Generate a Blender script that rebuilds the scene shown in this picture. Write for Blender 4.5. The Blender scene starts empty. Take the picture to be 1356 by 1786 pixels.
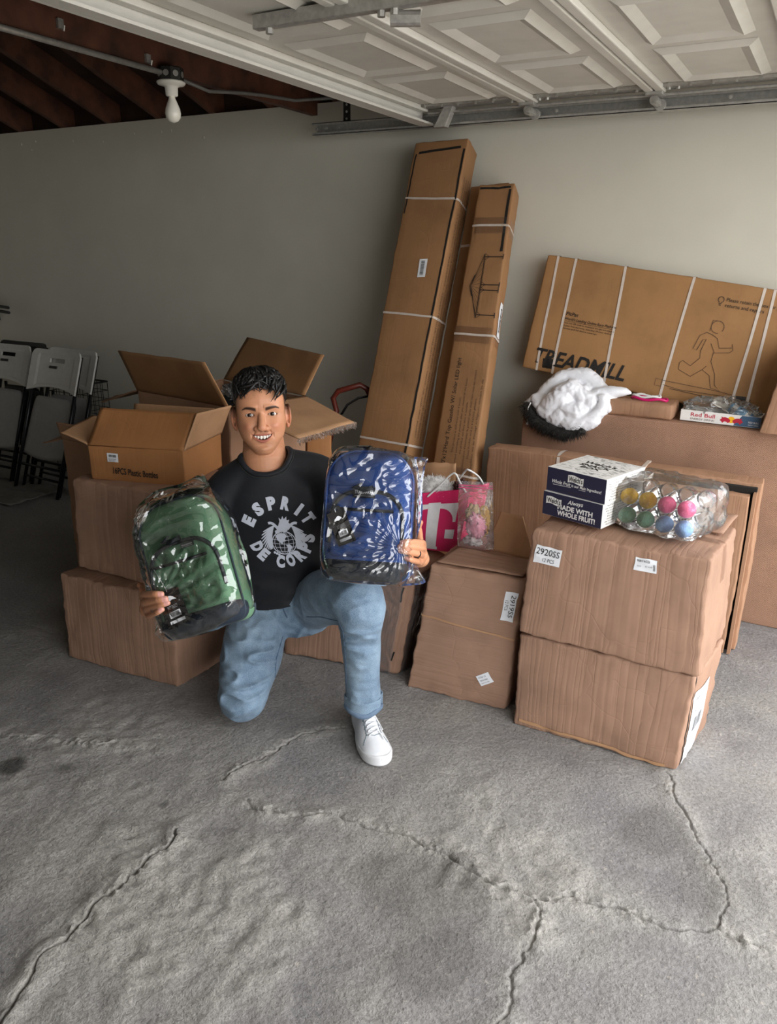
import bpy, bmesh, math, random
from mathutils import Vector, Matrix, noise
from mathutils.bvhtree import BVHTree

S = bpy.context.scene
COL = S.collection
PI = math.pi
V = Vector
rnd = random.Random(7)

# ------------------------------------------------------------------ camera
cam_data = bpy.data.cameras.new('camera')
cam = bpy.data.objects.new('camera', cam_data)
COL.objects.link(cam)
cam_data.sensor_fit = 'VERTICAL'
cam_data.sensor_height = 36.0
cam_data.lens = 36.0 * 1347.0 / 1786.0
cam_data.clip_start = 0.05
_r = V((0.8708, 0.4914, 0.0139)); _f = V((-0.4630, 0.8294, -0.3130))
_u = _r.cross(_f).normalized(); _r = _f.cross(_u).normalized()
cam.matrix_world = Matrix(((_r.x, _u.x, -_f.x, 0.0), (_r.y, _u.y, -_f.y, 0.0), (_r.z, _u.z, -_f.z, 1.5), (0, 0, 0, 1)))
S.camera = cam

# ------------------------------------------------------------------ world, daylight through the open garage door
world = bpy.data.worlds.new('sky'); S.world = world
world.use_nodes = True
_wn = world.node_tree.nodes
_bg = _wn['Background']
_bg.inputs[0].default_value = (0.97, 0.985, 1.0, 1)
_bg.inputs[1].default_value = 5.2
_pl = bpy.data.lights.new('door_portal', 'AREA'); _pl.shape = 'RECTANGLE'; _pl.size = 2.14; _pl.size_y = 4.02
_pl.cycles.is_portal = True
_po = bpy.data.objects.new('door_portal', _pl); COL.objects.link(_po)
_po.location = (0.62, 1.51, 1.07)
_po.rotation_euler = (0, math.radians(90), 0)
S.view_settings.view_transform = 'Standard'
S.view_settings.look = 'None'
S.view_settings.gamma = 1.0
S.view_settings.use_curve_mapping = False
S.view_settings.exposure = 0.12

# ------------------------------------------------------------------ helpers: colours and materials
def lin(c):
    if isinstance(c, str):
        c = c.lstrip('#'); c = [int(c[i:i + 2], 16) / 255 for i in (0, 2, 4)]
    return tuple((v / 12.92 if v <= 0.04045 else ((v + 0.055) / 1.055) ** 2.4) for v in c[:3]) + (1.0,)

class N:
    """small node-tree writer"""
    def __init__(s, name):
        s.m = bpy.data.materials.new(name); s.m.use_nodes = True
        s.t = s.m.node_tree; s.t.nodes.clear()
        s.out = s.t.nodes.new('ShaderNodeOutputMaterial')
    def n(s, kind, ins=None, **kw):
        nd = s.t.nodes.new('ShaderNode' + kind)
        for k, v in kw.items(): setattr(nd, k, v)
        for k, v in (ins or {}).items():
            sock = nd.inputs[k]
            if hasattr(v, 'is_linked') or isinstance(v, bpy.types.NodeSocket): s.t.links.new(v, sock)
            else: sock.default_value = v
        return nd
    def surf(s, sock): s.t.links.new(sock, s.out.inputs['Surface'])
    def ramp(s, fac, stops):
        r = s.n('ValToRGB', {'Fac': fac}); e = r.color_ramp.elements
        while len(e) < len(stops): e.new(0.5)
        for i, (p, c) in enumerate(stops):
            e[i].position = p; e[i].color = c if len(c) == 4 else tuple(c) + (1,)
        return r.outputs[0]
    def mix(s, fac, a, b, mode='MIX'):
        m = s.n('Mix', data_type='RGBA', blend_type=mode)
        for k, v in ((0, fac), (6, a), (7, b)):
            if isinstance(v, bpy.types.NodeSocket): s.t.links.new(v, m.inputs[k])
            else: m.inputs[k].default_value = v
        return m.outputs[2]
    def math(s, op, a, b=0.0):
        m = s.n('Math', operation=op)
        for k, v in ((0, a), (1, b)):
            if isinstance(v, bpy.types.NodeSocket): s.t.links.new(v, m.inputs[k])
            else: m.inputs[k].default_value = v
        return m.outputs[0]

def plain(name, color, rough=0.6, metal=0.0, var=0.08, scale=30.0, bump=0.0, bscale=None, spec=0.5, coat=0.0, sheen=0.0):
    b = N(name); c = lin(color)
    tc = b.n('TexCoord')
    nz = b.n('TexNoise', {'Vector': tc.outputs['Object'], 'Scale': scale, 'Detail': 4.0})
    c2 = tuple(max(0, v * (1 - 2 * var)) for v in c[:3]) + (1,)
    c3 = tuple(min(1, v * (1 + var)) for v in c[:3]) + (1,)
    col = b.ramp(nz.outputs[0], [(0.3, c2), (0.7, c3)])
    p = b.n('BsdfPrincipled', {'Base Color': col, 'Roughness': rough, 'Metallic': metal, 'Specular IOR Level': spec, 'Coat Weight': coat, 'Sheen Weight': sheen})
    if bump:
        nb = b.n('TexNoise', {'Vector': tc.outputs['Object'], 'Scale': bscale or scale * 3, 'Detail': 5.0})
        bp = b.n('Bump', {'Height': nb.outputs[0], 'Strength': bump, 'Distance': 0.003})
        b.t.links.new(bp.outputs[0], p.inputs['Normal'])
    b.surf(p.outputs[0])
    return b.m

def cardboard(name, color, streak=0.5, crumple=0.35, swap=False, sheen_rough=0.72, tex=False):
    b = N(name); c = lin(color)
    uv = b.n('UVMap'); sep = b.n('SeparateXYZ', {'Vector': uv.outputs[0]})
    u, v = (sep.outputs[1], sep.outputs[0]) if swap else (sep.outputs[0], sep.outputs[1])
    st = b.n('CombineXYZ', {'X': b.math('MULTIPLY', u, 42.0), 'Y': b.math('MULTIPLY', v, 0.9), 'Z': 0.0})
    ns0 = b.n('TexNoise', {'Vector': st.outputs[0], 'Scale': 1.0, 'Detail': 1.5, 'Roughness': 0.5})
    ns = b.n('Math', {0: b.math('ABSOLUTE', b.math('SUBTRACT', ns0.outputs[0], 0.5)), 1: 0.35}, operation='POWER')
    st2 = b.n('CombineXYZ', {'X': b.math('MULTIPLY', u, 18.0), 'Y': b.math('MULTIPLY', v, 0.7), 'Z': 3.0})
    ns2 = b.n('TexNoise', {'Vector': st2.outputs[0], 'Scale': 1.0, 'Detail': 2.0})
    big = b.n('TexNoise', {'Vector': uv.outputs[0], 'Scale': 5.0, 'Detail': 5.0, 'Roughness': 0.6})
    warp = b.n('TexNoise', {'Vector': uv.outputs[0], 'Scale': 7.0, 'Detail': 2.0})
    wv = b.mix(0.12, uv.outputs[0], warp.outputs[1])
    vo = b.n('TexVoronoi', {'Vector': wv, 'Scale': 4.5}, feature='DISTANCE_TO_EDGE')
    cre = b.ramp(vo.outputs[0], [(0.0, (0, 0, 0, 1)), (0.014, (1, 1, 1, 1))])
    dk = tuple(x * 0.72 for x in c[:3]) + (1,); lt = tuple(min(1, x * 1.16) for x in c[:3]) + (1,)
    base = b.ramp(big.outputs[0], [(0.25, dk), (0.5, c), (0.8, lt)])
    base = b.mix(b.math('MULTIPLY', ns2.outputs[0], 0.35), base, lt)
    fib = b.n('TexNoise', {'Vector': uv.outputs[0], 'Scale': 420.0, 'Detail': 2.0})
    base = b.mix(0.10, base, fib.outputs[0], 'MULTIPLY')
    hh = b.math('ADD', b.math('MULTIPLY', ns.outputs[0], streak), b.math('MULTIPLY', cre, crumple))
    hh = b.math('ADD', hh, b.math('MULTIPLY', ns2.outputs[0], streak * 1.6))
    if tex:
        sx = b.math('SINE', b.math('MULTIPLY', u, 900.0)); sy = b.math('SINE', b.math('MULTIPLY', v, 900.0))
        hh = b.math('ADD', hh, b.math('MULTIPLY', b.math('MULTIPLY', sx, sy), 0.25))
    bp = b.n('Bump', {'Height': hh, 'Strength': 0.6, 'Distance': 0.006})
    p = b.n('BsdfPrincipled', {'Base Color': base, 'Roughness': sheen_rough, 'Normal': bp.outputs[0], 'Specular IOR Level': 0.35})
    b.surf(p.outputs[0])
    return b.m

def film(name, tint=(1, 1, 1, 1), haze=0.05, crink=0.5, scale=28.0, boost=1.0, rough=0.07):
    b = N(name)
    tc = b.n('TexCoord')
    w = b.n('TexNoise', {'Vector': tc.outputs['Object'], 'Scale': 6.0, 'Detail': 2.0})
    wv = b.mix(0.25, tc.outputs['Object'], w.outputs[1])
    vo = b.n('TexVoronoi', {'Vector': wv, 'Scale': scale}, feature='F1')
    nz = b.n('TexNoise', {'Vector': wv, 'Scale': scale * 1.5, 'Detail': 4.0, 'Distortion': 1.5})
    h = b.math('ADD', vo.outputs[0], nz.outputs[0])
    bp = b.n('Bump', {'Height': h, 'Strength': crink, 'Distance': 0.008})
    fr = b.n('Fresnel', {'IOR': 1.5, 'Normal': bp.outputs[0]})
    fac = b.math('MINIMUM', b.math('MULTIPLY', fr.outputs[0], boost), 1.0)
    tr = b.n('BsdfTransparent', {'Color': tint})
    gl = b.n('BsdfGlossy', {'Color': (1, 1, 1, 1), 'Roughness': rough, 'Normal': bp.outputs[0]})
    df = b.n('BsdfDiffuse', {'Color': (0.85, 0.87, 0.9, 1), 'Normal': bp.outputs[0]})
    m1 = b.n('MixShader', {0: haze, 1: tr.outputs[0], 2: df.outputs[0]})
    m2 = b.n('MixShader', {0: fac, 1: m1.outputs[0], 2: gl.outputs[0]})
    b.surf(m2.outputs[0])
    return b.m

# ------------------------------------------------------------------ helpers: objects
def link(o, parent=None, label=None, cat=None, group=None, kind=None):
    COL.objects.link(o)
    if parent is not None: o.parent = parent
    return tag(o, label, cat, group, kind)

def tag(o, label=None, cat=None, group=None, kind=None):
    if label: o['label'] = label
    if cat: o['category'] = cat
    if group: o['group'] = group
    if kind: o['kind'] = kind
    return o

def thing(name, loc, label, cat, group=None, kind=None):
    e = bpy.data.objects.new(name, None); e.location = V(loc); e.empty_display_size = 0.05
    return link(e, None, label, cat, group, kind)

def origin(parent):
    o = V((0, 0, 0))
    while parent is not None:
        o = o + parent.location; parent = parent.parent
    return o

def mobj(name, verts, faces, mat, parent=None, loc=None, smooth=False, uvs=None, **tags):
    """verts in world metres; the object is stored relative to its parent (or to loc)"""
    base = origin(parent)
    o0 = V(loc) if loc is not None else base
    me = bpy.data.meshes.new(name)
    me.from_pydata([tuple(V(v) - o0) for v in verts], [], faces)
    if uvs is not None:
        ul = me.uv_layers.new(name='UVMap')
        for lp in me.loops: ul.data[lp.index].uv = uvs[lp.vertex_index]
    if smooth:
        me.polygons.foreach_set('use_smooth', [True] * len(me.polygons))
    if mat is not None: me.materials.append(mat)
    me.update()
    o = bpy.data.objects.new(name, me)
    o.location = o0 - base
    return link(o, parent, **tags)

class MB:
    """collects geometry in world metres"""
    def __init__(s): s.v = []; s.f = []
    def add(s, v, f):
        n = len(s.v); s.v += [V(p) for p in v]; s.f += [tuple(i + n for i in q) for q in f]; return s
    def box(s, a, b, bev=0.0):
        (x0, y0, z0), (x1, y1, z1) = a, b
        if not bev:
            v = [(x0, y0, z0), (x1, y0, z0), (x1, y1, z0), (x0, y1, z0), (x0, y0, z1), (x1, y0, z1), (x1, y1, z1), (x0, y1, z1)]
            return s.add(v, [(3, 2, 1, 0), (4, 5, 6, 7), (0, 1, 5, 4), (1, 2, 6, 5), (2, 3, 7, 6), (3, 0, 4, 7)])
        return s.hexa([(x0, y0, z0), (x1, y0, z0), (x1, y1, z0), (x0, y1, z0), (x0, y0, z1), (x1, y0, z1), (x1, y1, z1), (x0, y1, z1)], bev)
    def hexa(s, c, bev=0.0):
        f = [(3, 2, 1, 0), (4, 5, 6, 7), (0, 1, 5, 4), (1, 2, 6, 5), (2, 3, 7, 6), (3, 0, 4, 7)]
        if not bev: return s.add(c, f)
        bm = bmesh.new(); vs = [bm.verts.new(p) for p in c]
        for q in f: bm.faces.new([vs[i] for i in q])
        bmesh.ops.bevel(bm, geom=list(bm.edges), offset=bev, segments=2, affect='EDGES', profile=0.5)
        bm.verts.index_update()
        r = s.add([v.co.copy() for v in bm.verts], [[v.index for v in q.verts] for q in bm.faces]); bm.free(); return r
    def tube(s, pts, rad, seg=8, caps=True, flat=1.0, closed=False, up=None):
        pts = [V(p) for p in pts]; n = len(pts)
        rad = rad if isinstance(rad, (list, tuple)) else [rad] * n
        n0 = len(s.v); prev = None
        for i, p in enumerate(pts):
            if closed: t = (pts[(i + 1) % n] - pts[i - 1])
            else: t = (pts[min(i + 1, n - 1)] - pts[max(i - 1, 0)])
            t = t.normalized() if t.length > 1e-9 else V((0, 0, 1))
            if prev is None:
                a = V(up) if up is not None else (V((0, 0, 1)) if abs(t.z) < 0.9 else V((1, 0, 0)))
            else: a = prev
            x = (a - t * a.dot(t)); x = x.normalized() if x.length > 1e-9 else t.orthogonal().normalized()
            y = t.cross(x); prev = x
            for k in range(seg):
                an = 2 * PI * k / seg
                s.v.append(p + x * math.cos(an) * rad[i] * flat + y * math.sin(an) * rad[i])
        m = n if closed else n - 1
        for i in range(m):
            j = (i + 1) % n
            for k in range(seg):
                k2 = (k + 1) % seg
                s.f.append((n0 + i * seg + k, n0 + i * seg + k2, n0 + j * seg + k2, n0 + j * seg + k))
        if caps and not closed:
            s.f.append(tuple(n0 + k for k in range(seg))[::-1]); s.f.append(tuple(n0 + (n - 1) * seg + k for k in range(seg)))
        return s
    def lathe(s, prof, c, ax=(0, 0, 1), seg=20):
        ax = V(ax).normalized(); x = ax.orthogonal().normalized(); y = ax.cross(x); c = V(c); n0 = len(s.v)
        for r, h in prof:
            for k in range(seg):
                an = 2 * PI * k / seg
                s.v.append(c + ax * h + (x * math.cos(an) + y * math.sin(an)) * max(r, 1e-5))
        for i in range(len(prof) - 1):
            for k in range(seg):
                k2 = (k + 1) % seg
                s.f.append((n0 + i * seg + k, n0 + i * seg + k2, n0 + (i + 1) * seg + k2, n0 + (i + 1) * seg + k))
        return s
    def sphere(s, c, r, seg=16, rings=10):
        c = V(c); r = r if isinstance(r, (tuple, list)) else (r, r, r); n0 = len(s.v)
        for i in range(rings + 1):
            th = PI * i / rings
            for k in range(seg):
                an = 2 * PI * k / seg
                s.v.append(c + V((r[0] * math.sin(th) * math.cos(an), r[1] * math.sin(th) * math.sin(an), -r[2] * math.cos(th))))
        for i in range(rings):
            for k in range(seg):
                k2 = (k + 1) % seg
                s.f.append((n0 + i * seg + k, n0 + i * seg + k2, n0 + (i + 1) * seg + k2, n0 + (i + 1) * seg + k))
        return s
    def grid(s, fn, nu, nv):
        n0 = len(s.v)
        for j in range(nv + 1):
            for i in range(nu + 1): s.v.append(V(fn(i / nu, j / nv)))
        for j in range(nv):
            for i in range(nu):
                a = n0 + j * (nu + 1) + i; s.f.append((a, a + 1, a + nu + 2, a + nu + 1))
        return s
    def obj(s, name, mat, parent=None, loc=None, smooth=False, **tags):
        return mobj(name, s.v, s.f, mat, parent, loc, smooth, **tags)

class Fr:
    """local frame: origin plus axes x (width), y (depth), z (up)"""
    def __init__(s, o, x=(1, 0, 0), z=(0, 0, 1)):
        s.o = V(o); s.x = V(x).normalized(); s.z = V(z); s.z = (s.z - s.x * s.z.dot(s.x)).normalized(); s.y = s.z.cross(s.x)
    def __call__(s, a, b, c): return s.o + s.x * a + s.y * b + s.z * c
    def inv(s, p):
        d = V(p) - s.o; return V((d.dot(s.x), d.dot(s.y), d.dot(s.z)))
    def mb(s, m):
        r = MB(); r.v = [s(*p) for p in m.v]; r.f = m.f; return r

def fbm(p, o=3):
    a = 0.0; k = 1.0
    for _ in range(o):
        a += noise.noise(p) * k; p = p * 2.1; k *= 0.5
    return a

def wrap_remesh(mb, voxel, smooth_it=4, smooth_f=0.5):
    """one continuous skin around overlapping volumes: returns (verts, faces)"""
    me = bpy.data.meshes.new('tmp'); me.from_pydata([tuple(v) for v in mb.v], [], mb.f)
    bm = bmesh.new(); bm.from_mesh(me); bmesh.ops.recalc_face_normals(bm, faces=list(bm.faces)); bm.to_mesh(me); bm.free()
    o = bpy.data.objects.new('tmp', me); COL.objects.link(o)
    r = o.modifiers.new('r', 'REMESH'); r.mode = 'VOXEL'; r.voxel_size = voxel
    if smooth_it:
        q = o.modifiers.new('s', 'SMOOTH'); q.factor = smooth_f; q.iterations = smooth_it
    dg = bpy.context.evaluated_depsgraph_get(); ev = o.evaluated_get(dg); m2 = ev.to_mesh()
    vs = [v.co.copy() for v in m2.vertices]; fs = [tuple(p.vertices) for p in m2.polygons]
    ev.to_mesh_clear(); bpy.data.objects.remove(o); bpy.data.meshes.remove(me)
    return vs, fs

_txt_cache = {}
def text2d(body, bold=0.0, shear=0.0, spacing=1.0):
    """flat letters: verts in a box whose cap height is 1, starting at x = 0"""
    key = (body, bold, shear, spacing)
    if key in _txt_cache: return _txt_cache[key]
    cu = bpy.data.curves.new('t', 'FONT'); cu.body = body; cu.size = 1.0; cu.offset = bold; cu.shear = shear; cu.space_character = spacing
    cu.resolution_u = 3; cu.fill_mode = 'FRONT'
    o = bpy.data.objects.new('t', cu); COL.objects.link(o)
    dg = bpy.context.evaluated_depsgraph_get(); ev = o.evaluated_get(dg); m = ev.to_mesh()
    vs = [(v.co.x / 0.69, v.co.y / 0.69) for v in m.vertices]; fs = [tuple(p.vertices) for p in m.polygons]
    ev.to_mesh_clear(); bpy.data.objects.remove(o); bpy.data.curves.remove(cu)
    x0 = min((v[0] for v in vs), default=0.0)
    vs = [(x - x0, y) for x, y in vs]
    _txt_cache[key] = (vs, fs)
    return vs, fs

def fine(vs, fs, lim):
    """split 2D faces until no edge is longer than lim"""
    bm = bmesh.new(); bv = [bm.verts.new((x, y, 0)) for x, y in vs]
    for q in fs:
        try: bm.faces.new([bv[i] for i in q])
        except ValueError: pass
    bmesh.ops.triangulate(bm, faces=list(bm.faces))
    for _ in range(5):
        e = [x for x in bm.edges if x.calc_length() > lim]
        if not e: break
        bmesh.ops.subdivide_edges(bm, edges=e, cuts=1); bmesh.ops.triangulate(bm, faces=[f for f in bm.faces if len(f.verts) > 3])
    bm.verts.index_update()
    r = [(v.co.x, v.co.y) for v in bm.verts], [tuple(v.index for v in f.verts) for f in bm.faces]
    bm.free(); return r

def place_text(body, a, b, h, width=None, rot=0.0, align='L', bold=0.0, shear=0.0, spacing=1.0):
    """2D letters with cap height h (m); width squeezes or stretches the line to that length"""
    vs, fs = text2d(body, bold, shear, spacing)
    w = max((v[0] for v in vs), default=1.0)
    sx = (width / w) if width else h
    ox = {'L': 0.0, 'C': -w * sx / 2, 'R': -w * sx}[align]
    c, s = math.cos(rot), math.sin(rot); out = []
    for x, y in vs:
        x = x * sx + ox; y = y * h
        out.append((a + x * c - y * s, b + x * s + y * c))
    return out, fs

def join2d(parts):
    v = []; f = []
    for pv, pf in parts:
        n = len(v); v += list(pv); f += [tuple(i + n for i in q) for q in pf]
    return v, f

def rect2d(a, b, w, h, rot=0.0, n=1):
    c, s = math.cos(rot), math.sin(rot)
    vs = []
    for j in range(n + 1):
        for i in range(n + 1):
            x = w * (i / n - 0.5); y = h * (j / n - 0.5); vs.append((a + x * c - y * s, b + x * s + y * c))
    return vs, [(j * (n + 1) + i, j * (n + 1) + i + 1, (j + 1) * (n + 1) + i + 1, (j + 1) * (n + 1) + i) for j in range(n) for i in range(n)]

def stroke2d(pts, w, closed=False):
    """a line of width w through 2D points"""
    vs = []; fs = []; n = len(pts); P = [V((p[0], p[1])) for p in pts]
    for i in range(n):
        a = P[(i - 1) % n] if (closed or i) else P[i]; c = P[(i + 1) % n] if (closed or i < n - 1) else P[i]
        t = (c - a); t = t.normalized() if t.length else V((1, 0)); m = V((-t.y, t.x)) * w / 2
        vs += [tuple(P[i] + m), tuple(P[i] - m)]
    for i in range(n if closed else n - 1):
        j = (i + 1) % n; fs.append((2 * i, 2 * i + 1, 2 * j + 1, 2 * j))
    return vs, fs

def barcode2d(a, b, w, h, rot=0.0, seed=1):
    r = random.Random(seed); parts = []; x = -w / 2; c, s = math.cos(rot), math.sin(rot)
    while x < w / 2:
        bw = r.choice((0.5, 1, 1, 2)) * w / 60
        parts.append(rect2d(a + (x + bw / 2) * c, b + (x + bw / 2) * s, bw, h, rot)); x += bw + r.choice((0.6, 1, 1.6)) * w / 60
    return join2d(parts)

# ------------------------------------------------------------------ helpers: cardboard boxes
class Carton:
    """a soft cardboard box given by its eight corners (bottom FL FR BR BL, top FL FR BR BL)"""
    def __init__(s, c8, r=0.012, bulge=0.006, dent=0.006, crush=0.004, seed=0, cell=0.016):
        s.c = [V(p) for p in c8]; c = s.c
        s.w = ((c[1] - c[0]).length + (c[5] - c[4]).length) / 2
        s.d = ((c[3] - c[0]).length + (c[2] - c[1]).length) / 2
        s.h = ((c[4] - c[0]).length + (c[5] - c[1]).length) / 2
        s.r = r; s.bulge = bulge; s.dent = dent; s.crush = crush; s.seed = V((seed * 3.7, seed * 1.3, seed * 2.1)); s.cell = cell
    def tri(s, a, b, e):
        c = s.c
        p = c[0].lerp(c[1], a).lerp(c[3].lerp(c[2], a), b); q = c[4].lerp(c[5], a).lerp(c[7].lerp(c[6], a), b)
        return p.lerp(q, e)
    def local(s, p, off=0.0):
        D = (s.w, s.d, s.h); r = s.r
        q = V([min(max(p[i], r), D[i] - r) for i in range(3)])
        n = V(p) - q; n = n.normalized() if n.length > 1e-9 else V((0, 0, 1))
        x = q + n * r
        f = [1 - (2 * min(max(p[i] / D[i], 0), 1) - 1) ** 2 for i in range(3)]
        b = s.bulge * (abs(n.x) * f[1] * f[2] + abs(n.y) * f[0] * f[2] + abs(n.z) * f[0] * f[1])
        e = sorted([min(p[i], D[i] - p[i]) for i in range(3)])[1]
        ek = math.exp(-(e / 0.05) ** 2)
        nv = noise.noise_vector(x * 4.5 + s.seed) * s.dent + noise.noise_vector(x * 13 + s.seed) * s.dent * 0.35
        nv += noise.noise_vector(x * 34 + s.seed) * s.crush * ek
        return x + n * (b + off) + nv
    def P(s, p, off=0.0):
        x = s.local(p, off); return s.tri(x.x / s.w, x.y / s.d, x.z / s.h)
    def on(s, face, a, b, off=0.0):
        if face == 'front': p = (a, 0, b)
        elif face == 'right': p = (s.w, a, b)
        elif face == 'left': p = (0, s.d - a, b)
        elif face == 'back': p = (s.w - a, s.d, b)
        elif face == 'top': p = (a, b, s.h)
        else: p = (a, s.d - b, 0)
        return s.P(p, off)
    def lines(s, L):
        n = max(2, int((L - 2 * s.r) / s.cell)); r = s.r
        return [0, r * 0.25, r * 0.6] + [r + (L - 2 * r) * i / n for i in range(n + 1)] + [L - r * 0.6, L - r * 0.25, L]
    def mesh(s, name, mat, parent=None, loc=None, skip=(), uvswap=False, thick=0.0, **tags):
        D = {'front': (s.w, s.h), 'back': (s.w, s.h), 'left': (s.d, s.h), 'right': (s.d, s.h), 'top': (s.w, s.d), 'bottom': (s.w, s.d)}
        vs = []; fs = []; uv = []; k = 0
        for face, (A, B) in D.items():
            k += 1
            if face in skip: continue
            la, lb = s.lines(A), s.lines(B); n0 = len(vs); na = len(la)
            for b in lb:
                for a in la:
                    vs.append(s.on(face, a, b)); uv.append((a + k * 1.37 + s.seed.x, b + s.seed.y) if not uvswap else (b + s.seed.y, a + k * 1.37 + s.seed.x))
            for j in range(len(lb) - 1):
                for i in range(na - 1):
                    q = n0 + j * na + i; fs.append((q, q + 1, q + na + 1, q + na))
        o = mobj(name, vs, fs, mat, parent, loc, True, uv, **tags)
        if thick:
            m = o.modifiers.new('board', 'SOLIDIFY'); m.thickness = thick; m.offset = -1
        return o
    def decal(s, name, face, geo, mat, parent, off=0.0014, lim=None, **tags):
        v2, f2 = fine(geo[0], geo[1], lim) if lim else geo
        return mobj(name, [s.on(face, a, b, off) for a, b in v2], f2, mat, parent, **tags)
    def strip(s, name, path, width, mat, parent, off=0.0018, n=24, **tags):
        """a strap or tape strip running over faces: path of (face, a0, b0, a1, b1)"""
        m = MB()
        for face, a0, b0, a1, b1 in path:
            d = V((a1 - a0, b1 - b0)); t = d.normalized(); q = V((-t.y, t.x)) * width / 2
            m.grid(lambda i, j: s.on(face, a0 + d.x * i + q.x * (2 * j - 1), b0 + d.y * i + q.y * (2 * j - 1), off), n, 1)
        return m.obj(name, mat, parent, smooth=True, **tags)

def boxc(x0, x1, y0, y1, z0, z1, lean=(0, 0), taper=0.0):
    lx, ly = lean; t = taper
    return [(x0, y0, z0), (x1, y0, z0), (x1, y1, z0), (x0, y1, z0),
            (x0 + lx + t, y0 + ly + t, z1), (x1 + lx - t, y0 + ly + t, z1), (x1 + lx - t, y1 + ly - t, z1), (x0 + lx + t, y1 + ly - t, z1)]

def flap(name, a, b, c, d, mat, parent, curl=0.0, seed=0, thick=0.005, warp=0.006, loc=None, **tags):
    """cardboard flap: hinge a-b, free edge d-c"""
    a, b, c, d = V(a), V(b), V(c), V(d); n = (b - a).cross(d - a).normalized()
    vs = []; fs = []; uv = []; nu, nv = 22, 12; W = (b - a).length; H = (d - a).length
    for j in range(nv + 1):
        for i in range(nu + 1):
            u, v = i / nu, j / nv
            p = a.lerp(b, u).lerp(d.lerp(c, u), v)
            p = p + n * (curl * v * v + noise.noise(p * 7 + V((seed, 0, 0))) * warp * (0.3 + v) + noise.noise(p * 22 + V((seed, 0, 0))) * warp * 0.25 * v)
            vs.append(p); uv.append((u * W + seed, v * H + seed * 0.7))
    for j in range(nv):
        for i in range(nu):
            q = j * (nu + 1) + i; fs.append((q, q + 1, q + nu + 2, q + nu + 1))
    o = mobj(name, vs, fs, mat, parent, loc, True, uv, **tags)
    m = o.modifiers.new('board', 'SOLIDIFY'); m.thickness = thick; m.offset = 0
    return o

# ------------------------------------------------------------------ materials shared by many things
M = {}
M['card'] = cardboard('cardboard_tan', '#a07a5f', 0.4, 0.06)
M['card_soft'] = cardboard('cardboard_soft', '#9d7b66', 0.55, 0.10)
M['card_swap'] = cardboard('cardboard_soft_cross', '#9d7b66', 0.55, 0.12, swap=True)
M['card_orange'] = cardboard('cardboard_orange', '#a26f43', 0.2, 0.04)
M['card_tall'] = cardboard('cardboard_tall', '#98704b', 0.18, 0.05)
M['card_print'] = cardboard('cardboard_treadmill', '#9f764c', 0.12, 0.03)
M['card_tex'] = cardboard('cardboard_textured', '#9f7a63', 0.12, 0.04, tex=True)
M['card_in'] = cardboard('cardboard_inside', '#b38a66', 0.25, 0.06)
M['black_gap'] = plain('seam_gap_shade', '#17130f', 0.9)  # near-black for seams, and painted shade inside open carton gaps
M['ink'] = plain('black_ink', '#1b1714', 0.7, var=0.03)
M['ink_soft'] = plain('faded_ink', '#4b372a', 0.8, var=0.05)
M['strap'] = plain('plastic_strap', '#cfc3b8', 0.35, var=0.05)
M['sticker'] = plain('white_sticker', '#e8eaee', 0.5, var=0.03)
M['white'] = plain('white_paint', '#e4e4e2', 0.5, var=0.03)
M['tape'] = film('clear_tape', (1, 0.97, 0.93, 1), 0.02, 0.15, 40.0, 0.6, 0.2)
M['black'] = plain('black_plastic', '#151515', 0.45)
M['steel'] = plain('galvanised_steel', '#b3b1ac', 0.40, 0.55, 0.10, 60)
M['steel_dark'] = plain('dark_steel', '#3f3e3c', 0.5, 0.7, 0.15, 60)
M['doorwhite'] = plain('door_paint', '#cfccc4', 0.5, var=0.03, scale=12, bump=0.12, bscale=220)

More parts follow.
